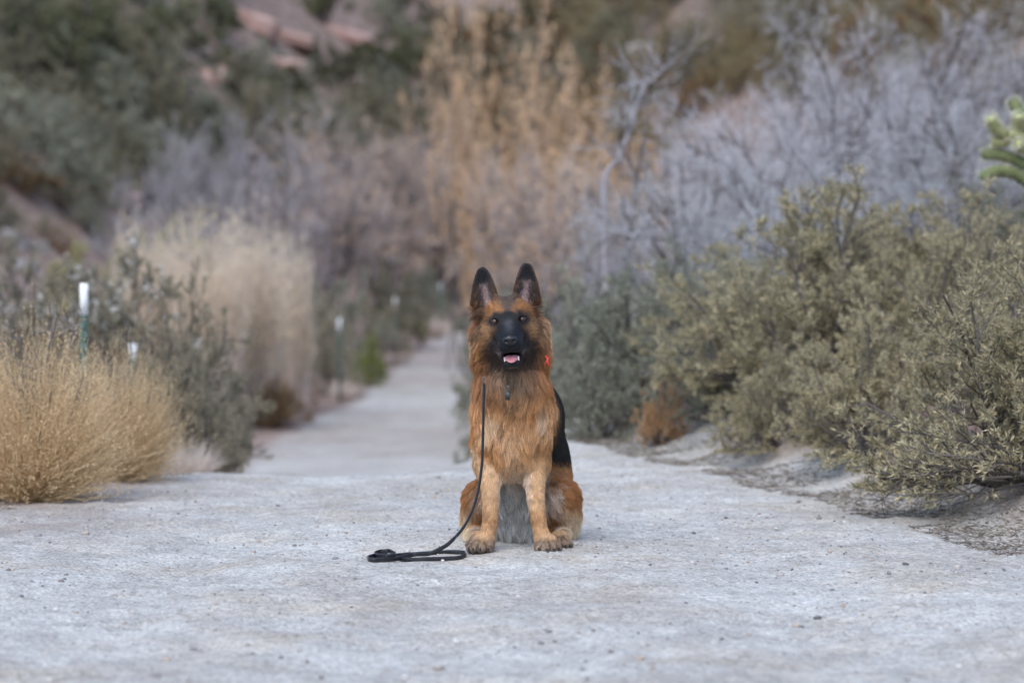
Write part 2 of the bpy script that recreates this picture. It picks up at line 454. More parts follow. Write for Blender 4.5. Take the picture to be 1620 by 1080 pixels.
def build_sdf(h=.0047):
    lo = np.array([-.26, -.20, -.012]); hi = np.array([.27, .90, .92])
    n = np.ceil((hi - lo) / h).astype(int) + 1
    ax = [lo[i] + h * np.arange(n[i]) for i in range(3)]
    F = np.full(n, .2, dtype=np.float32)
    def window(mn, mx):
        i0 = np.clip(((mn - lo) / h).astype(int), 0, n - 2); i1 = np.clip(((mx - lo) / h).astype(int) + 2, 1, n)
        return tuple(slice(a, b) for a, b in zip(i0, i1))
    def grid(sl): return np.stack(np.meshgrid(*[ax[i][sl[i]] for i in range(3)], indexing='ij'), -1)
    def smin(sl, d, k):
        f = F[sl]; hh = np.maximum(k - np.abs(f - d), 0) / k
        F[sl] = np.minimum(f, d) - hh * hh * k * .25
    for a, ra, b, rb, k, sc in PR:
        m = max(ra, rb) * sc.max() + k + .02
        sl = window(np.minimum(a, b) - m, np.maximum(a, b) + m)
        p = grid(sl)
        ctr = (a + b) / 2
        pa = (p - ctr) / sc - (a - ctr) / sc; ba = (b - a) / sc
        t = np.clip(pa @ ba / max(ba @ ba, 1e-12), 0, 1)
        d = (np.linalg.norm(pa - t[..., None] * ba, axis=-1) - (ra + (rb - ra) * t)) * sc.min()
        smin(sl, d.astype(np.float32), k)
    for e in EARS:
        B, axv, L = e[0], e[1], e[2]
        pts = np.stack([B - .07, B + .07, B + axv * L - .05, B + axv * L + .05])
        sl = window(pts.min(0), pts.max(0)); p = grid(sl)
        smin(sl, sd_ear(p, e).astype(np.float32), .016)
    # carve the open mouth and the eye sockets
    def carve(c, r, sc, k=.006):
        c = np.array(c); m = r * max(sc) + .02; sl = window(c - m, c + m); p = grid(sl)
        d = (np.linalg.norm((p - c) / np.array(sc), axis=-1) - r) * min(sc)
        f = F[sl]; g = -d.astype(np.float32); hh = np.maximum(k - np.abs(f - g), 0) / k
        F[sl] = np.maximum(f, g) + hh * hh * k * .25
    carve(H(0, .030, -.1070), .020, (1.12, 2.3, .66))
    for s in (-1, 1):
        for q in np.linspace(0, 1, 6): carve(H(s * (.020 + .026 * q), .046 - .050 * q, -.105 + .013 * q), .0062, (1, 1.2, .8), .004)
        carve(H(s * .041, .008, -.002), .010, (1.15, 1, .75), .004)
    return F, lo, h

def surface_nets(F, lo, h):
    nx, ny, nz = F.shape
    S = F < 0
    c = [S[i:nx - 1 + i, j:ny - 1 + j, k:nz - 1 + k] for i in (0, 1) for j in (0, 1) for k in (0, 1)]
    cnt = sum(x.astype(np.int8) for x in c)
    act = (cnt > 0) & (cnt < 8)
    I = np.argwhere(act); vid = -np.ones(act.shape, dtype=np.int64); vid[tuple(I.T)] = np.arange(len(I))
    acc = np.zeros((len(I), 3)); num = np.zeros(len(I))
    corners = np.array([(i, j, k) for i in (0, 1) for j in (0, 1) for k in (0, 1)])
    val = np.stack([F[tuple((I + o).T)] for o in corners], 1)
    for a in range(8):
        for b in range(a + 1, 8):
            if np.abs(corners[a] - corners[b]).sum() != 1: continue
            va, vb = val[:, a], val[:, b]; m = (va < 0) != (vb < 0)
            t = va[m] / (va[m] - vb[m])
            acc[m] += corners[a] + (corners[b] - corners[a]) * t[:, None]; num[m] += 1
    V = (I + acc / num[:, None]) * h + lo
    quads = []
    for axis in range(3):
        u, w = (axis + 1) % 3, (axis + 2) % 3
        s0 = [slice(None)] * 3; s1 = [slice(None)] * 3; s0[axis] = slice(0, -1); s1[axis] = slice(1, None)
        A, B = S[tuple(s0)], S[tuple(s1)]
        E = np.argwhere(A != B)
        ok = (E[:, u] > 0) & (E[:, w] > 0) & (E[:, u] < F.shape[u] - 1) & (E[:, w] < F.shape[w] - 1); E = E[ok]
        flip = A[tuple(E.T)]
        du = np.zeros(3, int); du[u] = 1; dw = np.zeros(3, int); dw[w] = 1
        q = np.stack([vid[tuple((E - du - dw).T)], vid[tuple((E - dw).T)], vid[tuple(E.T)], vid[tuple((E - du).T)]], 1)
        q[~flip] = q[~flip][:, ::-1]
        quads.append(q)
    return V, np.concatenate(quads)

def relax(V, Q, it=2, lam=.5):
    for _ in range(it):
        acc = np.zeros_like(V); num = np.zeros(len(V))
        for a, b in ((0, 1), (1, 2), (2, 3), (3, 0)):
            for i, j in ((a, b), (b, a)):
                np.add.at(acc, Q[:, i], V[Q[:, j]]); np.add.at(num, Q[:, i], 1)
        V = V + lam * (acc / num[:, None] - V)
    return V

# coat colours (linear)
C_OR, C_RU, C_TAN, C_CR = np.array([.42, .185, .060]), np.array([.26, .094, .028]), np.array([.54, .30, .138]), np.array([.68, .51, .34])
C_GR, C_DK, C_BK, C_PK = np.array([.42, .40, .385]), np.array([.065, .040, .026]), np.array([.013, .013, .0145]), np.array([.36, .25, .235])
def blob(u, w, cu, cw, ru, rw): return np.exp(-(((u - cu) / ru) ** 2 + ((w - cw) / rw) ** 2) ** 1.5)

def coat(p, jit=None):
    """colour of the coat at points p: (N,3) dog coordinates -> rgb"""
    x, y, z = p.T
    u, v, w = head_local(p)
    N = len(p)
    n1 = fbm(p * np.array([1, 1, .45]), 22, 3); n2 = fbm(p * np.array([1, 1, .3]), 60, 8); n3 = fbm(p, 9, 14)
    j = np.zeros((N, 3)) if jit is None else jit
    x_, z_, y_ = x + (n2 - .5) * .03, z + (n1 - .5) * .06, y + (n2 - .5) * .05
    def mx(c, col, m): return c + (col - c) * np.clip(m, 0, 1)[:, None]
    c = mx(np.tile(C_OR, (N, 1)), C_TAN, sstep(.40, .62, n1))
    c = mx(c, C_RU, sstep(.58, .72, n2) * .75)
    # chest: tan with cream patches
    ch = sstep(.20, .27, z_) * (1 - sstep(.40, .50, z_)) * (1 - sstep(.14, .2, y))
    c = mx(c, C_TAN, ch * sstep(.35, .6, n3) * .6); c = mx(c, C_CR, ch * sstep(.50, .66, n1) * .65); c = mx(c, C_CR * .95, ch * blob(x_, z_, .015, .33, .05, .055) * sstep(.35, .6, n2) * .6)
    c = mx(c, C_OR * .8, ch * sstep(.56, .70, fbm(p, 30, 91)) * .7)
    # ruff round the neck: rust with dark streaks
    rf = sstep(.46, .53, z_) * (1 - sstep(.12, .2, y))
    c = mx(c, C_RU * 1.15, rf * .75); c = mx(c, C_OR, rf * sstep(.5, .62, n1)); c = mx(c, C_DK, rf * sstep(.60, .72, n2) * .65)
    c = mx(c, C_CR, rf * sstep(.082, .100, np.abs(u)) * sstep(-.10, -.06, w) * (1 - sstep(.0, .03, w)) * np.where(u > 0, .95, .55))
    stz = sstep(.30, .40, z_) * (1 - sstep(.10, .16, y))
    c = mx(c, C_DK * 1.5, stz * sstep(.60, .70, fbm(p * np.array([1, 1, .22]), 45, 131)) * .6)
    th = blob(x_, z_, -.005, .535, .075, .040) * (1 - sstep(.10, .16, y))          # throat
    c = mx(c, np.array([.22, .155, .105]), th * .85); c = mx(c, C_DK, th * sstep(.52, .66, n2) * .8)
    c = mx(c, C_DK, blob(x_, z_, .0, .470, .05, .02) * (1 - sstep(.1, .16, y)) * .6)
    # saddle
    back = sstep(.175, .215, y_) * sstep(.235, .265, z_ + .12 * sstep(.40, .55, y))
    c = mx(c, C_BK, back * (1 - sstep(.55, .60, z) * sstep(-.13, -.09, v)))
    # fore legs
    leg = (1 - sstep(.22, .30, z_)) * (1 - sstep(.125, .15, y))
    c = mx(c, np.array([.57, .355, .19]), leg * .85)
    inn = np.where(x < .02, sstep(-.055, -.035, x_), 1 - sstep(.045, .062, x_))
    c = mx(c, np.array([.58, .48, .39]), leg * inn * .7); c = mx(c, C_OR * .75, leg * blob(z_, y, .10, .0, .03, .3) * .55)
    # belly between the legs: grey, with shade painted in darker towards the chest
    be = sstep(.105, .135, y) * (1 - sstep(.23, .28, z_)) * (1 - sstep(.085, .105, np.abs(x - .015)))
    c = mx(c, np.array([.46, .435, .40]) * (.50 + .75 * n2 - .35 * sstep(.13, .24, z))[:, None].clip(.1), be)
    # thighs
    thg = sstep(.14, .18, y) * (1 - sstep(.22, .26, z_)) * sstep(.085, .10, np.abs(x - .015))
    c = mx(c, C_OR * .85, thg); c = mx(c, C_RU, thg * sstep(.45, .65, n1) * .6); c = mx(c, np.array([.62, .53, .45]), thg * (1 - sstep(.16, .21, y)) * (1 - sstep(.125, .14, np.abs(x - .015))))
    c = mx(c, C_CR * 1.1, thg * sstep(.118, .140, np.abs(x_ - .015)) * (1 - sstep(.06, .14, z_)))
    c = mx(c, C_CR, thg * (1 - sstep(.05, .12, z_)) * sstep(.28, .36, y))
    # paws: dusty grey-brown with dark clefts
    pw = 1 - sstep(.030, .058, z_)
    pw = pw * (1 - sstep(.15, .2, y))
    c = mx(c, np.array([.19, .145, .115]), pw * .8); c = mx(c, C_DK * .5, pw * sstep(.55, .66, fbm(p, 90, 5)) * .6)
    if TOES:
        d1 = np.full(N, 1.0); d2 = np.full(N, 1.0)
        for b, r in TOES:
            dd = np.hypot(x - b[0], y - b[1]); d2 = np.minimum(d2, np.maximum(d1, dd)); d1 = np.minimum(d1, dd)
        cl = (1 - sstep(.001, .0055, d2 - d1)) * (1 - sstep(.036, .044, z)) * (y < .12) * (d1 < .03)
        c = mx(c, C_BK, cl * .9)
    # ---------------- head
    uj, wj = u + (n2 - .5) * .012, w + (n1 - .5) * .014
    au = np.abs(uj)
    hd = sstep(-.115, -.075, v) * sstep(-.155, -.135, w) * (1 - sstep(.088, .104, np.abs(u)))
    hc = mx(np.tile(np.array([.23, .108, .044]), (N, 1)), C_OR * .8, sstep(.48, .62, n1) * .7)
    hc = mx(hc, C_TAN * .85, blob(au, wj, .066, -.034, .020, .032) * .85)                      # cheeks
    hc = mx(hc, C_BK * 1.6, sstep(.068, .086, au + .35 * np.maximum(w, 0)) * sstep(-.065, -.02, wj) * (.55 + .45 * sstep(.4, .6, n2)))     # sides under the ears
    hc = mx(hc, C_DK * 1.2, sstep(.050, .060, wj) * .65)
    hc = mx(hc, C_OR, blob(au, wj, .030, .072, .022, .012) * .8)                                # tufts by the ears
    hc = mx(hc, C_OR * .85, blob(au, wj, .040, .034, .024, .014) * 1.0)                         # brows
    hc = mx(hc, np.array([.075, .058, .050]), np.exp(-(uj / (.012 + .022 * sstep(.02, .06, wj))) ** 2) * sstep(.005, .03, wj) * .9)   # forehead stripe
    hc = mx(hc, C_BK, blob(au, wj, .034, .015, .016, .015)); hc = mx(hc, C_BK, np.clip(1.6 * blob(au, wj, .041, -.002, .0215, .0165), 0, 1))
    mw = .029 + .036 * sstep(-.005, -.085, wj)
    hc = mx(hc, C_BK, (1 - sstep(mw - .008, mw + .026, au + (n2 - .5) * .02)) * .97 * (1 - sstep(.004, .020, wj)))             # mask
    hc = mx(hc, C_DK * .9, (1 - sstep(.045, .068, au)) * (1 - sstep(-.10, -.07, wj)) * .8)
    hc = mx(hc, C_BK, (v > .02) * 1.0)
    tt = np.clip(((np.abs(u) - .018) * .030 + (w + .106) * .014) / (.030 ** 2 + .014 ** 2), 0, 1)
    dl = np.hypot(np.abs(u) - .018 - .030 * tt, w + .106 - .014 * tt)
    hc = mx(hc, np.array([.105, .095, .10]), np.exp(-(dl / .0034) ** 2) * (v > -.04) * sstep(0, .2, tt) * .8)
    hc = mx(hc, np.array([.07, .07, .078]), np.exp(-(u / .012) ** 2) * sstep(-.045, -.02, w) * (1 - sstep(-.01, .012, w)) * .7)  # grey sheen painted along the bridge of the black muzzle
    c = c + (hc - c) * hd[:, None]
    # ---------------- ears
    for e in EARS:
        a, s, q = ear_local(p, e); W = np.maximum(ear_w(a), .004)
        qs = .030 * (s / .045) ** 2 - .016 + .012 * np.clip(a, 0, 1)
        m = sstep(.02, .14, a) * (np.abs(s) < W * 1.2) * (np.abs(q - qs) < .02) * (z > HO[2] + .02)
        rim = np.abs(s) / W
        ec = np.tile(C_BK * 1.3, (N, 1)); ec = mx(ec, np.array([.14, .070, .032]), sstep(.72, 1.0, rim) * (.45 + n2 * .5))
        front = sstep(-.001, .003, q - qs)
        ec = mx(ec, C_PK, front * (1 - sstep(.30, .56, rim + .25 * (n1 - .5))) * (1 - sstep(.48, .64, a)) * sstep(.0, .1, a))
        c = c + (ec - c) * m[:, None]
    return np.clip(c, .004, 1)

def coat_material(name, fur):
    m, n, l, b = new_mat(name)
    at = n.new('ShaderNodeAttribute'); at.attribute_name = 'col'
    l.new(at.outputs['Color'], b.inputs['Base Color'])
    b.inputs['Roughness'].default_value = .42 if fur else .7
    b.inputs['Specular IOR Level'].default_value = .40 if fur else .1
    return m
M_SKIN = coat_material('dog_coat_under', False); M_FUR = coat_material('dog_fur', True)

def lathe_cone(a, b, ra, rb, k=8, bend=None):
    a, b = np.array(a, float), np.array(b, float); n = 6
    t = np.linspace(0, 1, n); ax = norm(b - a); r = norm(np.cross(ax, [.3, .2, 1.0])); s = np.cross(ax, r)
    ang = np.linspace(0, 2 * np.pi, k, endpoint=False)
    ctr = a + (b - a) * t[:, None]
    if bend is not None: ctr = ctr + np.array(bend) * (np.sin(t * np.pi))[:, None]
    rad = ra + (rb - ra) * t ** 1.4
    V = ctr[:, None] + rad[:, None, None] * (np.cos(ang)[None, :, None] * r + np.sin(ang)[None, :, None] * s)
    idx = np.arange(n * k).reshape(n, k)
    F = np.stack([idx[:-1], np.roll(idx[:-1], -1, 1), np.roll(idx[1:], -1, 1), idx[1:]], -1).reshape(-1, 4)
    return V.reshape(-1, 3), F

def build_dog():
    root = empty('dog', tuple(DOG), label='long-haired black and tan shepherd dog sitting upright on the dirt road', category='dog')
    F, lo, h = build_sdf()
    V, Q = surface_nets(F, lo, h)
    V = relax(V, Q, 2, .5)
    V[:, 2] = np.maximum(V[:, 2], -.004)
    col = coat(V)
    u, v, w = head_local(V)
    mouth = (v > -.03) * (np.abs(u) < .034) * (w < -.094) * (w > -.126)
    col[mouth.astype(bool)] = (.02, .009, .009)
    body = add('body', make_mesh('dog_body', V, Q, M_SKIN, smooth=True, col=col), root)
    me = body.data
    nr = np.empty(len(V) * 3, dtype=np.float32); me.vertices.foreach_get('normal', nr); VN = nr.reshape(-1, 3).astype(float)
    # ---- fur
    rng = np.random.default_rng(11)
    A, B, C, E = (V[Q[:, i]] for i in range(4))
    area = .5 * np.linalg.norm(np.cross(C - A, E - B), axis=1)
    fc = (A + B + C + E) / 4; fn = VN[Q].mean(1)
    fu, fv, fw = head_local(fc)
    ishead = (fv > -.12) & (fw > -.16) & (np.abs(fu) < .10)
    dens = np.where(ishead, 4.2, 1.0) * np.where((fc[:, 2] < .26) & (fc[:, 1] < .15), 2.0, 1.0) * np.where(fc[:, 1] > .35, .5, 1.0)
    pr = area * dens; pr /= pr.sum()
    NS = 290000
    f = rng.choice(len(Q), NS, p=pr)
    a, b = rng.random((2, NS, 1))
    P = (A[f] * (1 - a) + B[f] * a) * (1 - b) + (E[f] * (1 - a) + C[f] * a) * b
    n = VN[Q[f]]; n = norm((n[:, 0] * (1 - a) + n[:, 1] * a) * (1 - b) + (n[:, 3] * (1 - a) + n[:, 2] * a) * b)
    x, y, z = P.T; u, v, w = head_local(P)
    # length and flow by region
    Ln = np.full(NS, .038); lift = np.full(NS, .30); flow = np.tile(np.array([0, .15, -1.0]), (NS, 1)); clump = np.full(NS, .75)
    def region(m, ln=None, lf=None, fl=None, cl=None):
        m = np.clip(m, 0, 1)
        nonlocal Ln, lift, flow, clump
        if ln is not None: Ln = Ln + (ln - Ln) * m
        if lf is not None: lift = lift + (lf - lift) * m
        if cl is not None: clump = clump + (cl - clump) * m
        if fl is not None: flow = flow + (fl - flow) * m[:, None]
    flowdown = np.stack([x * 1.2, 0 * x, -np.ones(NS)], 1)
    region((z > .2) * (1 - sstep(.15, .2, y)), .052, .30, flowdown + np.stack([(fbm(P, 9, 55) - .5) * 3.0, 0 * x, (fbm(P, 9, 56) - .5) * 1.0], 1), .72)
    region(sstep(.45, .52, z) * (1 - sstep(.12, .2, y)), .055, .42, np.stack([x * 6, -.1 + 0 * x, -np.ones(NS)], 1))
    region(sstep(.175, .215, y) * sstep(.22, .26, z), .032, .16, np.tile(np.array([0, .6, -.8]), (NS, 1)), .5)
    ltop = .22 + .10 * sstep(.035, .07, np.abs(x - .003))
    leg = (1 - sstep(ltop - .04, ltop + .05, z)) * (1 - sstep(.12, .15, y))
    region(leg, .012, .16, np.tile(np.array([0, .25, -1.0]), (NS, 1)), .35)
    region(leg * sstep(.06, .11, y) * sstep(.12, .2, z), .035, .3)
    region((1 - sstep(.035, .06, z)) * (1 - sstep(.13, .16, y)), .0075, .15, np.tile(np.array([0, -1.0, -.35]), (NS, 1)), .2)
    be = sstep(.105, .135, y) * (1 - sstep(.22, .28, z)) * (1 - sstep(.085, .105, np.abs(x - .015)))
    region(be, .05, .25, np.tile(np.array([0, -.15, -1.0]), (NS, 1)), .9)
    thg = sstep(.13, .17, y) * (1 - sstep(.21, .25, z)) * sstep(.085, .10, np.abs(x - .015))
    region(thg, .034, .36, np.stack([np.sign(x - .015) * .55, .5 + 0 * x, -np.ones(NS)], 1), .5)
    region(thg * sstep(.2, .3, y) * (1 - sstep(.10, .17, z)), .050, .60)
    region((y > .12) * (y < .2) * (z < .05), .008, .15)
    # head
    rad = P - H(0, .10, -.055)
    hd = sstep(-.12, -.08, v) * sstep(-.155, -.135, w) * (1 - sstep(.09, .11, np.abs(u)))
    region(hd, .011, .20, norm(rad) + np.array([0, 0, -.15]), .3)
    region(hd * sstep(-.02, .02, v), .0042, .16, norm(rad), 0)
    region(hd * sstep(.045, .075, np.abs(u)) * (1 - sstep(-.03, .0, v)), .022, .30, None, .6)
    rf = sstep(.062, .085, np.abs(u)) * sstep(-.16, -.12, w) * (1 - sstep(.02, .05, w)) * (1 - sstep(-.07, -.03, v)) * (1 - sstep(.10, .16, y))
    region(rf, .050, .50, np.stack([np.sign(u) * 1.0, .35 + 0 * u, -.75 + 0 * u], 1), .8)
    jaw = hd * (1 - sstep(-.125, -.105, w)) * (1 - sstep(-.01, .01, v))
    region(jaw, .03, .35, np.tile(np.array([0, .3, -1.0]), (NS, 1)), .7)
    nearmouth = (v > -.02) & (w < -.088) & (np.abs(u) < .05)
    Ln = np.where(nearmouth, .003, Ln)
    eyez = np.hypot((np.abs(u) - .041) / 1.2, w + .002)
    for e in EARS:
        aa, ss, qq = ear_local(P, e); W = np.maximum(ear_w(aa), .004)
        qs = .030 * (ss / .045) ** 2 - .016 + .012 * np.clip(aa, 0, 1)
        m = sstep(.0, .12, aa) * (np.abs(ss) < W * 1.25) * (np.abs(qq - qs) < .025) * (z > HO[2] + .015)
        ax = e[1]
        region(m, .009, .22, np.tile(ax, (NS, 1)), .3)
        inner = m * sstep(-.001, .003, qq - qs) * (aa < .5) * (np.abs(ss) > .35 * W)
        region(inner, .020, .4, np.tile(ax, (NS, 1)) + np.sign(-ss)[:, None] * e[3] * .5, .5)
        base = (aa > -.25) * (aa < .16) * (np.abs(ss) < .05) * (np.abs(qq) < .05) * (z > HO[2] + .0) * (np.sign(ss) == -np.sign(e[3][0] * e[5]) )
        region(base * .6, .018, .3, None, .6)
    Ln = Ln * rng.uniform(.62, 1.12, NS); lift = lift * np.where(Ln > .02, rng.uniform(.6, 1.5, NS) + (rng.random(NS) < .06) * 1.0, 1)
    flow = flow + rng.normal(0, .16, (NS, 3))
    tan = norm(flow - n * np.sum(flow * n, 1, keepdims=True))
    d0 = norm(n * lift[:, None] * 1.5 + tan); d1 = norm(tan + n * .12 * lift[:, None] + np.array([0, 0, -.35]) * (Ln > .02)[:, None] + norm(flow) * .5)
    T = np.linspace(0, 1, 5)
    pts = P[:, None] + Ln[:, None, None] * (d0[:, None] * (T - .5 * T ** 2)[None, :, None] + d1[:, None] * (.5 * T ** 2)[None, :, None])
    # a slight wave along each strand, shared by neighbours
    ph = fbm(P, 25, 71) * 14; wv = (np.sin(ph[:, None] + T[None] * 5.0) - np.sin(ph)[:, None]) * T[None] * (Ln * .10 * (Ln > .03))[:, None]
    pts = pts + wv[..., None] * norm(np.cross(tan, n))[:, None]
    # locks: tips drawn together towards a guide strand
    G = rng.choice(NS, 5200, replace=False)
    kd = kdtree.KDTree(len(G))
    for i, g in enumerate(G): kd.insert(P[g], i)
    kd.balance()
    gi = np.array([kd.find(p)[1] for p in P]); gd = np.linalg.norm(P[G[gi]] - P, axis=1)
    g = G[gi]
    gp = P[g][:, None] + (pts[g] - P[g][:, None]) * (Ln / Ln[g])[:, None, None]
    cl = (clump * rng.uniform(.55, 1.1, NS) * (gd < .03) * (np.sum(n * n[g], 1) > .3))[:, None, None] * (T ** 1.3)[None, :, None]
    pts = pts + (gp - pts) * cl
    pts[..., 2] = np.maximum(pts[..., 2], .002 + .002 * rng.random((NS, 1)))
    keep = ~((eyez < .0105) & (v > -.03)) & ~(mouth_mask(P)) 
    pts, P2, Ln2, g2 = pts[keep], P[keep], Ln[keep], g[keep]
    M = len(pts)
    col = coat(P2 + rng.normal(0, .0042, P2.shape) * np.clip(Ln2 / .012, .5, 1.6)[:, None])
    lockv = np.exp(rng.normal(0, .13, NS))[g2]; own = np.exp(rng.normal(0, .22, M))
    col = col * (lockv * own)[:, None]
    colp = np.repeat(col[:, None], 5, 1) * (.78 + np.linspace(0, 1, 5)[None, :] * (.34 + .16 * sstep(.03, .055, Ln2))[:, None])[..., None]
    rad = np.clip(.00022 + Ln2 * .0050, .00022, .00045)[:, None] * np.array([1, 1, .9, .65, .18])[None]
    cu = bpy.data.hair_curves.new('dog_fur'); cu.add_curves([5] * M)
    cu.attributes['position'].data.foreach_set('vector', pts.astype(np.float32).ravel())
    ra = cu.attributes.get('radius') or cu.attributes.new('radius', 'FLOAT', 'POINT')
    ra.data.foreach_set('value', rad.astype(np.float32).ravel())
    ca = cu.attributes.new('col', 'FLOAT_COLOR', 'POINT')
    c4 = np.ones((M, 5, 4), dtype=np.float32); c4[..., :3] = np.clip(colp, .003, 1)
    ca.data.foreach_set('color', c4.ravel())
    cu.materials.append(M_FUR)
    fo = add('fur', cu, root); fo['kind'] = 'stuff'; fo['label'] = 'long black and orange-tan coat with a thick neck ruff'
    # ---- eyes
    me_, n_, l_, b_ = new_mat('dog_eye')
    tc = n_.new('ShaderNodeTexCoord'); sx = n_.new('ShaderNodeSeparateXYZ'); l_.new(tc.outputs['Object'], sx.inputs[0])
    le = n_.new('ShaderNodeVectorMath'); le.operation = 'LENGTH'
    cb = n_.new('ShaderNodeCombineXYZ'); l_.new(sx.outputs['X'], cb.inputs['X']); l_.new(sx.outputs['Z'], cb.inputs['Z']); l_.new(cb.outputs[0], le.inputs[0])
    rr = ramp(n_, [(.0, (.004, .003, .003)), (.0036, (.004, .003, .003)), (.0042, (.085, .033, .013)), (.0076, (.045, .018, .008)), (.0085, (.01, .008, .008))])
    l_.new(le.outputs['Value'], rr.inputs[0]); l_.new(rr.outputs[0], b_.inputs['Base Color']); b_.inputs['Roughness'].default_value = .04; b_.inputs['Specular IOR Level'].default_value = .5
    sv, sf = subdiv(*ico(), 3)
    em = make_mesh('dog_eye', sv * .0118, sf, me_, smooth=True)
    for s in (-1, 1):
        o = add('eye', em, root, label='amber brown eye'); o.location = H(s * .041, -.0045, -.0025)
    # ---- nose leather with nostrils
    nv, nf = subdiv(*ico(), 4)
    nv = np.sign(nv) * np.abs(nv) ** .85
    q = nv * np.array([.0225, .015, .0165])
    q[:, 0] *= 1 - .28 * sstep(0.0, -.016, q[:, 2]); q[:, 2] -= .15 * np.abs(q[:, 0]) * (q[:, 2] > 0)
    for s in (-1, 1):
        dd = np.sqrt(((q[:, 0] - s * .0115) / .0062) ** 2 + ((q[:, 2] + .0015) / .0052) ** 2)
        q[:, 1] += .009 * np.exp(-dd ** 2 * 1.2) * (q[:, 1] < 0)
    q[:, 1] += .003 * np.exp(-(q[:, 0] / .0016) ** 2) * (q[:, 1] < 0) * (q[:, 2] < .003)
    mn = plain_mat('nose_leather', (.006, .006, .007), (.012, .012, .014), 120, .30, .25, .5)
    o = add('nose', make_mesh('dog_nose', q, nf, mn, smooth=True), root, label='black moist nose'); o.location = H(0, .090, -.058); o.rotation_euler = (R(14), -_r, 0)
    # ---- tongue, teeth, lower lip
    tv, tf = subdiv(*ico(), 3)
    tq = tv * np.array([.0222, .050, .0095]); tq[:, 2] -= .0022 * np.exp(-(tq[:, 0] / .004) ** 2) * (tq[:, 2] > 0)
    tq[:, 2] -= np.maximum(0, -tq[:, 1] - .02) * .45
    mt = plain_mat('tongue', (.48, .17, .19), (.58, .25, .26), 60, .35, .2, .4)
    o = add('tongue', make_mesh('dog_tongue', tq, tf, mt, smooth=True), root, label='pink tongue'); o.location = H(0, .026, -.113); o.rotation_euler = (R(-2), -_r, 0)
    mth = plain_mat('tooth', (.72, .68, .58), (.8, .77, .68), 80, .3, 0, .4)
    for s in (-1, 1):
        tvv, tff = lathe_cone(H(s * .0195, .052, -.121), H(s * .0220, .059, -.1085), .0036, .0007, 8, (0, 0, 0))
        add('tooth', make_mesh('dog_tooth', tvv, tff, mth, smooth=True), root, label='white lower canine tooth')
    # ---- claws
    mc = plain_mat('claw', (.012, .011, .011), (.05, .04, .035), 60, .35, 0, .4)
    for base, tip, r in CLAWS:
        cv, cf = lathe_cone(base, tip, r, r * .25, 8, (0, 0, .002))
        add('claw', make_mesh('dog_claw', cv, cf, mc, smooth=True), root)
    return root

def mouth_mask(P):
    u, v, w = head_local(P)
    return (v > -.03) & (np.abs(u) < .030) & (w < -.097) & (w > -.124)
DOGROOT = build_dog()
# ------------------------------------------------------------------ plant building blocks
def grow(start, d, L, P, wig, trop, rng):
    pts = [start]; d = norm(d); st = (L / (P - 1))[:, None]
    for _ in range(P - 1):
        d = norm(d + wig * rng.normal(size=d.shape) + trop)
        pts.append(pts[-1] + d * st)
    return np.stack(pts, 1)

def sample(poly, t):
    P = poly.shape[1]; f = np.clip(t * (P - 1), 0, P - 1 - 1e-6); i = f.astype(int); fr = (f - i)[:, None]
    k = np.arange(len(poly))
    a, b = poly[k, i], poly[k, i + 1]
    return a + (b - a) * fr, norm(b - a)

def perp(d, rng):
    r = rng.normal(size=d.shape); r = r - d * np.sum(r * d, 1, keepdims=True)
    return norm(r)

def spawn(poly, L, m, t0, t1, ang, ratio, P, wig, trop, rng, out=0.0):
    """children of a set of branches"""
    k = np.repeat(np.arange(len(poly)), m); t = rng.uniform(t0, t1, len(k))
    s, tg = sample(poly[k], t)
    a = ang * rng.uniform(.6, 1.3, len(k))[:, None]
    pr = perp(tg, rng)
    if out: 
        o = norm(s * np.array([1, 1, .6]) + 1e-6); pr = norm(pr + out * (o - tg * np.sum(o * tg, 1, keepdims=True)))
    d = tg * np.cos(a) + pr * np.sin(a)
    Lc = L[k] * ratio * rng.uniform(.55, 1.15, len(k)) * (1.15 - .6 * t)
    return grow(s, d, Lc, P, wig, trop, rng), Lc

def tubes(poly, r0, r1, k=4):
    """swept tubes: poly (N,P,3), radius from r0 to r1 (arrays or numbers)"""
    N, P, _ = poly.shape
    tg = norm(np.gradient(poly, axis=1))
    ref = norm(np.stack([np.sin(np.arange(N) * 1.7), np.cos(np.arange(N) * 2.3), .4 + 0 * np.arange(N)], 1))[:, None]
    u = norm(np.cross(tg, np.broadcast_to(ref, tg.shape))); v = np.cross(tg, u)
    r0 = np.broadcast_to(np.asarray(r0, float), (N,)); r1 = np.broadcast_to(np.asarray(r1, float), (N,))
    rad = r0[:, None] + (r1 - r0)[:, None] * np.linspace(0, 1, P)[None] ** .8
    ang = np.arange(k) * 2 * np.pi / k
    V = poly[:, :, None] + rad[:, :, None, None] * (np.cos(ang)[:, None] * u[:, :, None] + np.sin(ang)[:, None] * v[:, :, None])
    idx = np.arange(N * P * k).reshape(N, P, k)
    nx = np.roll(idx, -1, 2)
    F = np.stack([idx[:, :-1], nx[:, :-1], nx[:, 1:], idx[:, 1:]], -1).reshape(-1, 4)
    return V.reshape(-1, 3), F, np.repeat(np.random.default_rng(N).random(N), P * k)

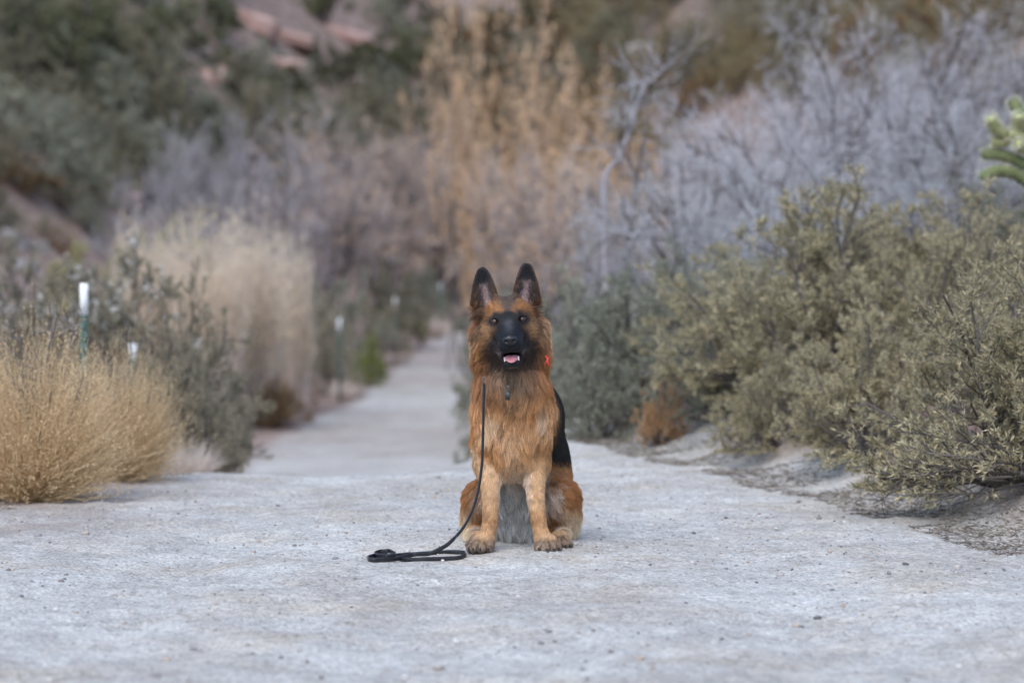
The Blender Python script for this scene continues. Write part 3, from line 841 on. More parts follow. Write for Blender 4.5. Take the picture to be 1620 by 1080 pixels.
def leaves(poly, m, t0, ln, wd, spread, rng, up=0.0, sel=None):
    """leaf-shaped quads along branches"""
    k = np.repeat(np.arange(len(poly)), m); t = rng.uniform(t0, 1, len(k))
    s, tg = sample(poly[k], t)
    d = norm(tg + spread * rng.normal(size=tg.shape) + np.array([0, 0, up]))
    sd = perp(d, rng)
    L = (ln * rng.uniform(.6, 1.35, len(k)))[:, None]; W = (wd * rng.uniform(.6, 1.3, len(k)))[:, None]
    nrm = np.cross(d, sd)
    V = np.stack([s, s + d * L * .45 + sd * W * .5 + nrm * L * .05, s + d * L - nrm * L * .06, s + d * L * .45 - sd * W * .5 + nrm * L * .05], 1)
    F = np.arange(len(k) * 4).reshape(-1, 4)
    return V.reshape(-1, 3), F, np.repeat(rng.random(len(k)), 4)

def blades(start, d, L, wd, P, wig, trop, rng):
    """grass blades or stalks as tapering bent ribbons"""
    poly = grow(start, d, L, P, wig, trop, rng); N = len(poly)
    sd = perp(norm(poly[:, -1] - poly[:, 0]), rng)
    w = np.broadcast_to(np.asarray(wd, float), (N,))[:, None] * np.linspace(1, .25, P)[None]
    V = np.stack([poly - sd[:, None] * w[..., None] * .5, poly + sd[:, None] * w[..., None] * .5], 2)
    idx = np.arange(N * P * 2).reshape(N, P, 2)
    F = np.stack([idx[:, :-1, 0], idx[:, :-1, 1], idx[:, 1:, 1], idx[:, 1:, 0]], -1).reshape(-1, 4)
    return V.reshape(-1, 3), F, np.repeat(rng.random(N), P * 2), poly

def fan(n, rng, tmin, tmax):
    th = np.arccos(rng.uniform(math.cos(tmax), math.cos(tmin), n)); ph = rng.uniform(0, 2 * np.pi, n)
    return np.stack([np.sin(th) * np.cos(ph), np.sin(th) * np.sin(ph), np.cos(th)], 1), th

# every prototype is about 1 wide (diameter) and 1 tall and stands at the origin; 'size' is its real size in metres,
# so that leaves and twigs get their real dimensions
def proto_leafy(seed, size, stems=26, twig=9, sub=5, nl=14, leaf=(.028, .0055), spread=.55, tmax=1.56, wig=.13, up=.05, hollow=.25):
    rng = np.random.default_rng(seed)
    d, th = fan(stems, rng, 0, tmax)
    L = .60 * rng.uniform(.70, 1.1, stems) * (1.45 - .42 * np.sin(th)) * .95
    s = np.stack([rng.normal(0, .05, stems), rng.normal(0, .05, stems), np.zeros(stems)], 1)
    low = sstep(.85, 1.25, th)[:, None]
    p0 = grow(s, d + np.array([0, 0, .35]) * (1 - .75 * low), L, 7, wig, np.array([0, 0, .03]), rng)
    p1, L1 = spawn(p0, L, twig, hollow, 1, .75, .48, 5, .16, np.array([0, 0, .06]), rng, .6)
    p2, L2 = spawn(p1, L1, sub, .3, 1, .7, .50, 4, .16, np.array([0, 0, .08]), rng, .4)
    k = 1 / size
    st = merge(tubes(p0, .011 * k, .004 * k, 5), tubes(p1, .0042 * k, .0016 * k, 3), tubes(p2, .0018 * k, .0009 * k, 3))
    for q in (p0, p1, p2): q[..., 2] = np.maximum(q[..., 2], .004)
    lv = leaves(p2, nl, .2, leaf[0] * k, leaf[1] * k, spread, rng, up)
    l2 = leaves(p1, nl // 2, .55, leaf[0] * k, leaf[1] * k, spread, rng, up)
    return [('stems', st), ('foliage', merge(lv, l2))]

def proto_bare(seed, size, stems=16, a=8, b=6, c=4, tmax=1.15, wig=.2, thick=1.0, leaf=None, up=.1, fine=1.0):
    """leafless, finely tangled shrub"""
    rng = np.random.default_rng(seed)
    d, th = fan(stems, rng, 0, tmax)
    L = .78 * rng.uniform(.7, 1.15, stems) * (1.15 - .35 * np.sin(th))
    s = np.stack([rng.normal(0, .05, stems), rng.normal(0, .05, stems), np.zeros(stems)], 1)
    p0 = grow(s, d + np.array([0, 0, .4]), L, 8, wig, np.array([0, 0, .02]), rng)
    p1, L1 = spawn(p0, L, a, .25, 1, .8, .5, 6, .22, np.array([0, 0, up]), rng, .4)
    p2, L2 = spawn(p1, L1, b, .2, 1, .8, .55, 5, .24, np.array([0, 0, up]), rng, .3)
    p3, L3 = spawn(p2, L2, c, .2, 1, .8, .6, 3, .28, np.array([0, 0, up]), rng, .2)
    k = thick / size
    limbs = merge(tubes(p0, .022 * k, .008 * k, 5), tubes(p1, .008 * k, .0035 * k, 4))
    tw = merge(tubes(p2, .0042 * k * fine, .0022 * k * fine, 3), tubes(p3, .0028 * k * fine, .0014 * k * fine, 3))
    out = [('stems', limbs), ('twigs', tw)]
    if leaf:
        n, ln, wd = leaf
        out.append(('foliage', merge(leaves(p3, n, .3, ln / size, wd / size, .9, rng), leaves(p2, n, .4, ln / size, wd / size, .9, rng))))
    return out

def proto_clump(seed, size, n=2600, wd=.0022, tmax=.95, wig=.07, trop=(0, 0, .02), heads=None, base=.12, P=6, lump=0.0, plump=0.0):
    """dry bunch of fine stalks"""
    rng = np.random.default_rng(seed)
    d, th = fan(n, rng, 0, tmax)
    L = rng.uniform(.55, 1.0, n) * (1.0 - .28 * np.sin(th)) * (1 - lump * .5 + lump * np.clip((fbm(d * 1.0, 2.6, seed) - .25) * 2, 0, 1))
    ph = np.arctan2(d[:, 1], d[:, 0]); rr = base * np.sqrt(rng.random(n))
    s = np.stack([rr * np.cos(ph + rng.normal(0, .8, n)), rr * np.sin(ph + rng.normal(0, .8, n)), np.zeros(n)], 1)
    if plump: L = L * (1 - plump * .6 + plump * 1.2 * np.clip((vnoise(s, 9, seed) - .2) * 1.4, 0, 1))
    V, F, A, poly = blades(s, d, L, wd / size, P, wig, np.array(trop), rng)
    out = [('stalks', (V, F, A))]
    if heads:
        m, ln, w, t0 = heads
        out.append(('seed_heads', leaves(poly, m, t0, ln / size, w / size, .8, rng, .2)))
    return out

def proto_tree(seed, size, trunks=3, limbs=9, sub=7, tw=5, nl=16, leaf=(.06, .035), tmax=.8, spread=1.0, clearing=.18):
    rng = np.random.default_rng(seed)
    d, th = fan(trunks, rng, 0, tmax)
    L = .72 * rng.uniform(.8, 1.1, trunks)
    s = np.stack([rng.normal(0, .03, trunks), rng.normal(0, .03, trunks), np.zeros(trunks)], 1)
    p0 = grow(s, d + np.array([0, 0, .3]), L, 8, .16, np.array([0, 0, .03]), rng)
    p1, L1 = spawn(p0, L, limbs, clearing, 1, .95, .60, 6, .18, np.array([0, 0, .05]), rng, .7)
    p2, L2 = spawn(p1, L1, sub, .3, 1, .8, .50, 5, .2, np.array([0, 0, .04]), rng, .5)
    p3, L3 = spawn(p2, L2, tw, .3, 1, .8, .5, 4, .2, np.array([0, 0, .02]), rng, .3)
    k = 1 / size
    tr = merge(tubes(p0, .06 * k, .018 * k, 7), tubes(p1, .02 * k, .006 * k, 4), tubes(p2, .007 * k, .003 * k, 3))
    lv = leaves(p3, nl, .2, leaf[0] * k, leaf[1] * k, spread, rng)
    return [('trunk', tr), ('crown', lv)]

def proto_poplar(seed, size, stems=14, nl=5, leaf=(.055, .040)):
    """upright thicket tree: steep stems with leaves close along them"""
    rng = np.random.default_rng(seed)
    d, th = fan(stems, rng, 0, .62)
    L = rng.uniform(.45, 1.08, stems) * (1.0 - .25 * th)
    s = np.stack([rng.normal(0, .10, stems), rng.normal(0, .10, stems), np.zeros(stems)], 1)
    p0 = grow(s, d, L, 9, .06, np.array([0, 0, .10]), rng)
    p1, L1 = spawn(p0, L, 16, .22, .97, .5, .30, 6, .10, np.array([0, 0, .16]), rng, .3)
    p2, L2 = spawn(p1, L1, 6, .2, 1, .6, .45, 4, .14, np.array([0, 0, .1]), rng)
    k = 1 / size
    tr = merge(tubes(p0, .028 * k, .006 * k, 5), tubes(p1, .007 * k, .003 * k, 3), tubes(p2, .0035 * k, .0018 * k, 3))
    lv = merge(leaves(p2, nl, .2, leaf[0] * k, leaf[1] * k, 1.0, rng), leaves(p1, nl, .4, leaf[0] * k, leaf[1] * k, 1.0, rng))
    return [('trunk', tr), ('crown', lv)]

# ------------------------------------------------------------------ plant materials
def g(*c): return tuple(c)
M_BARK = leaf_mat('bark_grey_brown', [(0, (.06, .05, .045)), (.6, (.13, .11, .10)), (1, (.24, .21, .19))], .85, 0, .2)
M_BARKD = leaf_mat('bark_dark', [(0, (.035, .028, .025)), (1, (.11, .085, .075))], .85, 0, .2)
M_TWIG = leaf_mat('twig_lavender', [(0, (.30, .275, .29)), (.5, (.50, .47, .485)), (1, (.68, .645, .66))], .8, 0, .14)
M_TWIGB = leaf_mat('twig_blue_grey', [(0, (.27, .265, .275)), (.5, (.455, .45, .46)), (1, (.64, .635, .645))], .8, 0, .12)
M_TWIGP = leaf_mat('twig_pinkish', [(0, (.20, .175, .185)), (.5, (.36, .325, .335)), (1, (.50, .455, .465))], .8, 0, .15)
M_OLIVE = leaf_mat('leaf_olive', [(0, (.22, .20, .13)), (.35, (.38, .34, .21)), (.7, (.56, .48, .295)), (.9, (.68, .58, .36)), (1, (.72, .55, .30))], .6, .35, .10)
M_OCHRE = leaf_mat('leaf_ochre', [(0, (.14, .115, .065)), (.5, (.29, .23, .125)), (.85, (.42, .33, .18)), (1, (.52, .41, .23))], .6, .2, .15)
M_SAGE = leaf_mat('leaf_sage', [(0, (.16, .165, .125)), (.5, (.31, .31, .23)), (1, (.50, .48, .36))], .6, .35, .10)
M_DARKOL = leaf_mat('leaf_dark_olive', [(0, (.17, .148, .105)), (.5, (.345, .30, .205)), (1, (.55, .48, .345))], .6, .35, .12)
M_JUN = leaf_mat('leaf_evergreen', [(0, (.070, .078, .044)), (.5, (.155, .158, .086)), (1, (.28, .265, .150))], .6, .3, .2)
M_HILL = leaf_mat('leaf_hill_olive', [(0, (.125, .113, .074)), (.5, (.25, .225, .142)), (1, (.42, .375, .245))], .6, .35, .2)
M_RUST = leaf_mat('leaf_rust_brown', [(0, (.12, .065, .035)), (.5, (.26, .16, .075)), (1, (.42, .27, .12))], .6, .2, .2)
M_GOLD = leaf_mat('straw_gold', [(0, (.36, .235, .13)), (.4, (.62, .435, .24)), (.8, (.79, .575, .33)), (1, (.86, .67, .43))], .6, .25, .05)
M_GOLDT = leaf_mat('straw_gold_tip', [(0, (.66, .46, .24)), (1, (.90, .71, .45))], .6, .3, .05)
M_REED = leaf_mat('straw_pale', [(0, (.40, .32, .27)), (.5, (.68, .57, .49)), (1, (.84, .73, .62))], .6, .25, .06)
M_REEDT = leaf_mat('straw_pale_tip', [(0, (.62, .49, .35)), (1, (.82, .68, .50))], .6, .3, .06)
M_ORANGE = leaf_mat('leaf_autumn_orange', [(0, (.54, .325, .17)), (.5, (.77, .51, .30)), (1, (.88, .66, .45))], .6, .3, .06)
M_APRIC = leaf_mat('leaf_apricot', [(0, (.44, .29, .19)), (1, (.72, .52, .36))], .6, .3, .1)
M_BRUSTY = leaf_mat('straw_rusty', [(0, (.38, .19, .08)), (.6, (.60, .34, .16)), (1, (.56, .46, .29))], .6, .25, .05)
M_GREEN = leaf_mat('leaf_fresh_green', [(0, (.09, .12, .03)), (.5, (.19, .22, .055)), (1, (.32, .33, .09))], .5, .25, .06)
M_YELLOW = leaf_mat('leaf_yellow_green', [(0, (.26, .235, .12)), (1, (.54, .475, .25))], .6, .25, .1)
M_PUFF = leaf_mat('seed_puff', [(0, (.40, .37, .33)), (1, (.72, .69, .64))], .8, .3, .1)

PROTO = {}
def reg(key, parts, mats):
    PROTO[key] = [(n, make_mesh(f'{key}_{n}', *p[:2], m, var=p[2], smooth=(n in ('stems', 'trunk')))) for (n, p), m in zip(parts, mats)]
    V = np.concatenate([p[0] for _, p in parts]); r = np.hypot(V[:, 0], V[:, 1])
    DIM[key] = (2 * float(np.percentile(r, 93)), float(np.percentile(V[:, 2], 99.0)))
DIM = {}
for i in range(4):
    reg(f'olive{i}', proto_leafy(10 + i, 1.2, 34, 10, 6, 24, (.028, .0050), .7), (M_BARK, M_OLIVE))
for i in range(2):
    reg(f'sage{i}', proto_leafy(30 + i, 1.4, 28, 9, 6, 15, (.032, .011), .6), (M_BARK, M_SAGE))
    reg(f'darkol{i}', proto_leafy(40 + i, 1.4, 34, 9, 6, 17, (.028, .0115), .7), (M_BARKD, M_DARKOL))
for i in range(3):
    reg(f'hill{i}', proto_leafy(50 + i, 2.0, 18, 7, 5, 10, (.075, .030), .8), (M_BARKD, M_HILL))
    if i < 2: reg(f'bare{i}', proto_bare(60 + i, 2.6, 26, 9, 8, 9, 1.4, .30, 1.0, None, .03, .60), (M_BARKD, M_TWIG))
    reg(f'jun{i}', proto_tree(70 + i, 3.2, 4, 10, 7, 5, 14, (.085, .045), 1.0, 1.0, .10), (M_BARKD, M_JUN))
for i in range(3):
    reg(f'willow{i}', proto_bare(80 + i, 3.2, 16, 9, 6, 4, .75, .12, 1.3, (1, .050, .036), .14), (M_BARK, M_TWIGP, M_APRIC))
for i in range(2):
    reg(f'poplar{i}', proto_poplar(90 + i, 4.0), (M_BARK, M_ORANGE))
    if i == 0: reg(f'gold{i}', proto_bare(100 + i, .9, 18, 6, 3, 2, 1.25, .14, .5, None, .14) + proto_clump(104 + i, .8, 5600, .0022, 1.2, .19, (0, 0, .05), (8, .011, .0036, .5), lump=.5), (M_BARK, M_BARK, M_GOLD, M_GOLDT))
    reg(f'reed{i}', proto_clump(110 + i, 2.4, 1900, .016, .46, .05, (0, 0, .03), (4, .16, .028, .62), .20, plump=.6), (M_REED, M_REEDT))
def puffs(key, frac, size, seed):
    # dried flower heads on the top of a shrub
    me = PROTO[key][1][1]; rng = np.random.default_rng(seed)
    co = np.empty(len(me.vertices) * 3, np.float32); me.vertices.foreach_get('co', co); V = co.reshape(-1, 4, 3)
    c = V.mean(1); k = (c[:, 2] > .62 * c[:, 2].max()) & (rng.random(len(c)) < frac); c = c[k]
    d = norm(rng.normal(size=(len(c) * 6, 3))); c6 = np.repeat(c, 6, 0); s = perp(d, rng)
    q = np.stack([c6, c6 + (d + s) * size * .5, c6 + d * size, c6 + (d - s) * size * .5], 1)
    v, f = q.reshape(-1, 3), np.arange(len(q) * 4).reshape(-1, 4)
    PROTO[key].append(('seed_heads', make_mesh(key + '_seed_heads', v, f, M_PUFF, var=np.repeat(rng.random(len(q)), 4))))
PROTO['puffy'] = list(PROTO['darkol1']); DIM['puffy'] = DIM['darkol1']; puffs('puffy', .05, .016, 3)
reg('tuft0', proto_clump(120, .5, 900, .004, 1.0, .10, (0, 0, .0)), (M_REED,))

def plant(key, name, X, Y, width, height, label, cat, group=None, rot=None, mats=None, sink=.02, z=None):
    d = DIM[key]
    zz = tz(X, Y) if z is None else z
    o = empty(name, (X, Y, zz - sink), rot if rot is not None else (X * 7.3 + Y * 3.1) % 6.28, label=label, category=cat)
    if group: o['group'] = group
    o.scale = (width / d[0], width / d[0], height / d[1])
    for i, (n, me) in enumerate(PROTO[key]):
        c = add(n, me, o)
        if n in ('foliage', 'crown', 'twigs', 'stalks', 'seed_heads'): c['kind'] = 'stuff'
        if mats and mats[i] is not None:
            c.material_slots[0].link = 'OBJECT'; c.material_slots[0].material = mats[i]
    return o

def pplant(key, name, px, Y, wpx, top, label, cat, group=None, **kw):
    """plant standing on the ground at depth Y, centred on photo column px, wpx wide and reaching photo row top"""
    X = pxX(px, Y); z0 = tz(X, Y); h = pxZ(top, Y) - z0
    return plant(key, name, X, Y, wpx / FPX * Y, max(h, .12), label, cat, group, **kw)
# ------------------------------------------------------------------ plants by the road, right bank
S = 'olive_shrub'
pplant('olive0', S, 1590, 8.6, 470, 400, 'olive narrow-leaved shrub with bare low branches sprawling over the bank', 'shrub')
pplant('olive1', S, 1310, 11.5, 480, 298, 'broad golden-olive shrub, the largest on the bank beside the dog', 'shrub')
pplant('olive2', S, 1500, 10.8, 390, 330, 'olive shrub between the broad golden-olive one and the sprawling one', 'shrub')
pplant('olive3', S, 1165, 12.3, 300, 440, 'low olive shrub beside the small rusty tuft on the bank', 'shrub', mats=(None, M_SAGE))
pplant('olive2', S, 1240, 10.7, 240, 520, 'small olive shrub in front of the broad golden-olive one', 'shrub')
pplant('olive1', S, 1385, 9.8, 270, 490, 'low olive shrub with twiggy skirt leaning onto the bank', 'shrub', rot=2.0)
pplant('sage0', 'sage_shrub', 1010, 13.2, 300, 440, 'dense grey-green shrub next behind the small rusty tuft', 'shrub')
pplant('sage1', 'sage_shrub', 905, 14.5, 240, 440, 'grey-green shrub showing close beside the dog', 'shrub')
pplant('sage0', 'sage_shrub', 1110, 13.8, 300, 395, 'tall grey-green shrub between the rusty tuft and the grey tangle', 'shrub', rot=1.0)
pplant('olive3', S, 1600, 12.5, 330, 300, 'olive shrub growing beneath the cactus', 'shrub', mats=(None, M_SAGE))
pplant('olive0', S, 1440, 12.2, 370, 312, 'olive shrub behind the low twiggy-skirted one', 'shrub', rot=1.5)
pplant('olive3', S, 1610, 9.8, 330, 430, 'olive shrub just behind the sprawling one', 'shrub', rot=.4)
pplant('olive0', S, 1190, 12.9, 310, 395, 'olive shrub between the broad golden-olive one and the grey-green shrubs', 'shrub', rot=2.9)
pplant('sage1', 'sage_shrub', 955, 12.7, 190, 565, 'low grey-green shrub at the foot of the dense one', 'shrub', rot=.7)
pplant('sage0', 'sage_shrub', 1130, 11.9, 190, 575, 'low grey-green shrub on the other side of the rusty tuft from the dog', 'shrub', rot=2.7)
pplant('darkol0', 'rusty_tuft', 1048, 11.9, 84, 592, 'small rusty orange dried tuft at the foot of the shrub bank', 'dry plant', mats=(None, M_BRUSTY))

# grey leafless tangle above them
G = 'grey tangled shrubs above the olive bank'
for i, (px, Y, w, top, key, mt, lab) in enumerate([
        (1130, 17.0, 460, 175, 'bare0', M_TWIGB, 'blue-grey leafless tangled shrub, next to the crooked bare tree'),
        (1270, 18.5, 480, 65, 'bare1', None, 'lavender-grey leafless shrub, rounded, behind the broad golden-olive shrub'),
        (1440, 19.0, 480, 45, 'bare1', None, 'lavender-grey leafless shrub with a dark forked trunk showing inside'),
        (1570, 20.5, 480, -25, 'bare0', M_TWIG, 'tallest lavender-grey leafless shrub, behind the cactus'),
        (1340, 14.8, 420, 235, 'bare1', M_TWIGB, 'low blue-grey leafless shrub just behind the broad golden-olive shrub'),
        (1540, 15.0, 380, 205, 'bare1', M_TWIGB, 'low blue-grey leafless shrub just behind the cactus'),
        (1385, 21.5, 480, 35, 'bare0', M_TWIG, 'lavender-grey leafless shrub high behind the dark-forked one'), (1210, 20.5, 420, 120, 'bare1', M_TWIG, 'lavender-grey leafless shrub beyond the blue-grey tangle'), (1500, 17.3, 420, 120, 'bare0', M_TWIGB, 'grey leafless shrub between the dark-forked shrub and the cactus'),
        (985, 20.0, 260, 310, 'bare1', M_TWIG, 'pale lavender leafless shrub low beside the orange thicket'),
        (1190, 15.6, 300, 300, 'bare0', M_TWIGB, 'dense blue-grey leafless shrub behind the tall grey-green shrub'),
        (1680, 17.0, 420, 90, 'bare1', None, 'lavender-grey leafless shrub on the far side of the cactus')]):
    pplant(key, 'leafless_shrub', px, Y, w, top, lab, 'shrub', G, mats=(None, mt), rot=i * 1.1)

# ------------------------------------------------------------------ left side
pplant('gold0', 'golden_bush', 48, 9.1, 290, 528, 'golden dry bush with dark woody base at the fence-side road edge', 'dry bush')
pplant('gold0', 'golden_bush', 185, 10.1, 190, 556, 'smaller straw-gold bush tucked behind the golden one at the road edge', 'dry bush', rot=2.4)
pplant('darkol0', 'dark_shrub', 280, 13.9, 250, 450, 'dark olive shrub behind the golden bushes and fence post', 'shrub')
pplant('puffy', 'dark_shrub', 190, 15.6, 400, 418, 'dark olive shrub with whitish dried flower heads along its top', 'shrub')
pplant('darkol0', 'dark_shrub', 325, 13.2, 105, 570, 'low dark shrub at the edge where the road dips', 'shrub', rot=2.2)
pplant('darkol1', 'dark_shrub', 40, 16.5, 380, 425, 'dark olive shrub at the fence wire near the white-tipped post', 'shrub', rot=1.2)
pplant('tuft0', 'grass_tuft', 300, 11.6, 100, 690, 'straw-coloured grass tuft below the dark olive shrub', 'grass tuft')
pplant('reed0', 'reed_clump', 400, 30.5, 110, 368, 'tall pale feathery reed grass clump beside the dipping road', 'reed grass')
pplant('reed1', 'reed_clump', 330, 29, 120, 356, 'tall pale reed clump behind the dark olive shrub', 'reed grass')
pplant('reed0', 'reed_clump', 456, 33.0, 80, 384, 'narrow pale reed clump at the far edge of the reeds', 'reed grass', rot=1.0)
pplant('reed1', 'reed_clump', 260, 30, 120, 374, 'pale reed clump beneath the yellow-green shrubs', 'reed grass', rot=2.0)
pplant('darkol1', 'dark_shrub', 440, 30.0, 110, 600, 'brownish low shrub at the foot of the pale reeds', 'shrub', mats=(None, M_RUST))
for i, (px, Y, w, top, mt, lab) in enumerate([
        (140, 31, 220, 392, M_YELLOW, 'yellow-green shrub in the row behind the reeds, furthest from them'),
        (250, 33, 200, 372, M_YELLOW, 'yellow-green shrub just behind the pale reeds'),
        (330, 35, 170, 366, M_YELLOW, 'small yellow-green shrub behind the reed tops'),
        (515, 38, 110, 470, M_DARKOL, 'dark olive shrub between the reeds and the green bush'),
        (540, 44, 150, 440, M_SAGE, 'sage shrub along the far fence-side road edge'),
        (620, 58, 150, 402, M_HILL, 'olive shrub above the green bush by the far road'),
        (660, 74, 140, 425, M_SAGE, 'grey-green shrub at the far bend of the road'),
        (598, 50, 90, 480, M_DARKOL, 'dark shrub next to the green bush by the far road')]):
    pplant(f'hill{i % 3}', 'roadside_shrub', px, Y, w, top, lab, 'shrub', 'shrubs along the far fence-side road edge', mats=(None, mt), rot=i * 1.7)
pplant('hill0', 'green_bush', 582, 41.5, 68, 530, 'small fresh green rounded bush at the far fence-side road edge', 'shrub', mats=(None, M_GREEN))
pplant('tuft0', 'grass_tuft', 543, 37, 50, 598, 'pale grass tuft between reeds and green bush', 'grass tuft')
pplant('tuft0', 'grass_tuft', 688, 66, 60, 492, 'pale straw tuft at the far bend of the road', 'grass tuft', rot=1)
pplant('reed0', 'reed_clump', 725, 84, 90, 375, 'pale straw grass stand where the road disappears', 'reed grass')
pplant('reed1', 'reed_clump', 775, 76, 80, 395, 'pale straw grass stand behind the dog', 'reed grass')
for i, (px, Y, w, top) in enumerate([(770, 30, 110, 520), (780, 40, 100, 470), (850, 26, 200, 480), (820, 36, 130, 430), (760, 23, 90, 590), (755, 62, 70, 440)]):
    pplant(f'hill{i % 3}', 'roadside_shrub', px, Y, w, top, 'grey-green shrub on the far shrub-bank road edge behind the dog', 'shrub', 'shrubs along the far shrub-bank road edge', mats=(None, M_SAGE), rot=i * 1.3)

# grey willows with apricot leaves, orange thicket, crooked tree
for i, (px, Y, w, top, lab, o) in enumerate([
        (330, 44, 230, 200, 'grey leafless willow above the yellow-green shrubs', 0), (420, 48, 230, 185, 'grey willow fanning out below the red slabs', 0),
        (510, 58, 240, 195, 'grey willow dotted with apricot leaves behind the pale reeds', 1), (600, 74, 240, 205, 'grey willow with apricot leaves between reeds and orange thicket', 1),
        (670, 84, 220, 210, 'grey willow beside the orange thicket', 1), (250, 40, 200, 250, 'low grey willow at the foot of the hillside', 0)]):
    ob = pplant(f'willow{i % 3}', 'willow', px, Y, w, top, lab, 'tree', 'grey willows along the wash', rot=i * .9)
    if not o:
        for c in list(ob.children):
            if c.name.startswith('foliage'): bpy.data.objects.remove(c)
for i, (px, Y, w, top, lab, k) in enumerate([
        (765, 47, 180, -10, 'tallest orange-leaved thicket with upright plumes behind the dog', 0), (835, 46, 190, 20, 'orange-leaved upright thicket beside the tallest one', 1),
        (900, 44, 170, 85, 'orange-leaved thicket next to the crooked bare tree', 0), (965, 42, 190, 150, 'airy pale orange thicket behind the crooked bare tree', 1), (715, 86, 140, 75, 'shorter orange-leaved thicket beside the grey willows', 1)]):
    pplant(f'poplar{k}', 'orange_thicket', px, Y, w, top, lab, 'tree', 'orange thicket of upright stems', rot=i * 2.1)
for i, (px, Y, w, top, mt, lab) in enumerate([(810, 44, 220, 235, M_TWIGP, 'pinkish-grey twiggy shrub at the base of the orange thicket'), (900, 36, 220, 260, M_TWIGP, 'pinkish-grey twiggy shrub below the crooked bare tree'), (700, 82, 180, 270, M_TWIGP, 'pinkish-grey twiggy shrub between willows and orange thicket'), (955, 27, 200, 250, M_TWIGP, 'pinkish-grey twiggy shrub beside the blue-grey tangle')]):
    pplant(f'willow{i % 3}', 'twiggy_shrub', px, Y, w, top, lab, 'shrub', 'twiggy shrubs under the orange thicket', mats=(None, mt, M_ORANGE), rot=i * 1.9 + .4)

def crooked_tree():
    Y = 18.6; X0 = pxX(962, Y); z0 = tz(X0, Y)
    root = empty('crooked_tree', (X0, Y, z0 - .03), label='crooked bare tree with a bent trunk beside the orange thicket', category='tree')
    def path(pts, dy=0): return np.array([[pxX(a, Y) - X0, dy * k / max(len(pts) - 1, 1), pxZ(b, Y) - z0] for k, (a, b) in enumerate(pts)])
    base = np.array([[0, 0, -.03]])
    main = np.concatenate([base, path([(955, 320), (957, 268), (978, 245), (995, 205), (1005, 165), (1020, 130), (1050, 105), (1062, 92)])])
    def tube1(p, a, b, k=7):
        q = np.stack([np.interp(np.linspace(0, 1, 22), np.linspace(0, 1, len(p)), p[:, i]) for i in range(3)], 1)
        return tubes(q[None], a, b, k)
    v, f, a = tube1(main, .027, .008); add('trunk', make_mesh('crooked_trunk', v, f, M_TWIGP, var=a, smooth=True), root)
    for pts, r in (([(1010, 262), (1018, 225), (1022, 190), (1030, 170)], .018), ([(1005, 165), (1040, 150), (1070, 158)], .011), ([(995, 205), (985, 160), (992, 130)], .009)):
        p = path(pts, .3)
        if pts[0][0] == 1010: p = np.concatenate([np.array([[.02, 0, .1]]), p])
        v, f, a = tube1(p, r, r * .35, 6); add('branch', make_mesh('crooked_branch', v, f, M_BARK, var=a, smooth=True), root)
    rng = np.random.default_rng(5)
    q = np.stack([np.interp(np.linspace(.35, 1, 40), np.linspace(0, 1, len(main)), main[:, i]) for i in range(3)], 1)
    tw = grow(q, rng.normal(size=(40, 3)) + np.array([0, 0, .6]), rng.uniform(.15, .5, 40), 5, .25, np.array([0, 0, .1]), rng)
    t2, _ = spawn(tw, np.full(40, .3), 4, .3, 1, .8, .6, 4, .2, np.array([0, 0, .1]), rng)
    v, f, a = merge(tubes(tw, .006, .002, 3), tubes(t2, .003, .0015, 3)); o = add('twigs', make_mesh('crooked_twigs', v, f, M_TWIGP, var=a), root); o['kind'] = 'stuff'
crooked_tree()

# ------------------------------------------------------------------ hillside
M_ROCKP = plain_mat('rock_pink', (.34, .20, .165), (.52, .36, .31), 1.2, .9, .6)
M_ROCKW = plain_mat('rock_pale', (.34, .31, .29), (.54, .51, .48), 1.5, .9, .5)
M_ROCKG = plain_mat('rock_grey', (.16, .145, .145), (.32, .30, .30), 1.5, .9, .6)
def hill_spot(px, py):
    return ground_at(px, py)
def rock(px, py, w, h, mat, label, seed, tilt=0.0, blocky=.5):
    X, Y, Z = hill_spot(px, py); rw, rh = w / FPX * Y * .5, h / FPX * Y * .5
    me = stone_mesh(seed, (rw, rw * .8, rh * 1.15), .30, 3, .5, 'boulder', mat, blocky)
    o = add('boulder', me, label=label, category='rock'); o.location = (X, Y, Z + rh * .3); o.rotation_euler = (0, tilt, seed * .7 % .6)
for i, a in enumerate([
        (400, 45, 90, 30, M_ROCKP, 'pink rock slab tilting downhill between two evergreens', 0.35), (455, 66, 100, 18, M_ROCKP, 'long pink ledge on the upper hillside', .2),
        (545, 62, 90, 22, M_ROCKP, 'red slab next to the dark evergreen above the willows', .25), (440, 108, 100, 18, M_ROCKP, 'brownish-pink ledge low among the evergreens', .1),
        (340, 128, 60, 26, M_ROCKP, 'small pink outcrop above the olive hillside shrubs', -.3), (395, 130, 50, 24, M_ROCKP, 'reddish outcrop beside the small pink one', .2),
        (310, 6, 70, 24, M_ROCKP, 'pink outcrop at the top of the slope', .3), (90, 184, 60, 18, M_ROCKW, 'whitish boulder among olive hillside shrubs', -.4),
        (1025, 92, 80, 24, M_ROCKW, 'pale boulder on the slope beyond the crooked tree', .3), (20, 385, 44, 26, M_ROCKG, 'grey boulder in the rubble beyond the yellow-green shrubs', .3),
        (62, 398, 34, 20, M_ROCKG, 'smaller grey rock in the rubble slope', -.2), (5, 350, 28, 16, M_ROCKW, 'pale rock at the top of the rubble slope', .2),
        (180, 320, 90, 26, M_ROCKP, 'pinkish rock in the gap below the olive hillside shrubs', .1), (945, 178, 60, 20, M_ROCKP, 'reddish rock glimpsed behind the orange thicket', .1),
        (40, 425, 36, 18, M_ROCKG, 'low grey rock by the fence wire', .1), (200, 290, 60, 20, M_ROCKP, 'small pink rock under the hillside shrubs', .2)]):
    rock(*a[:5], a[5], 300 + i, a[6])

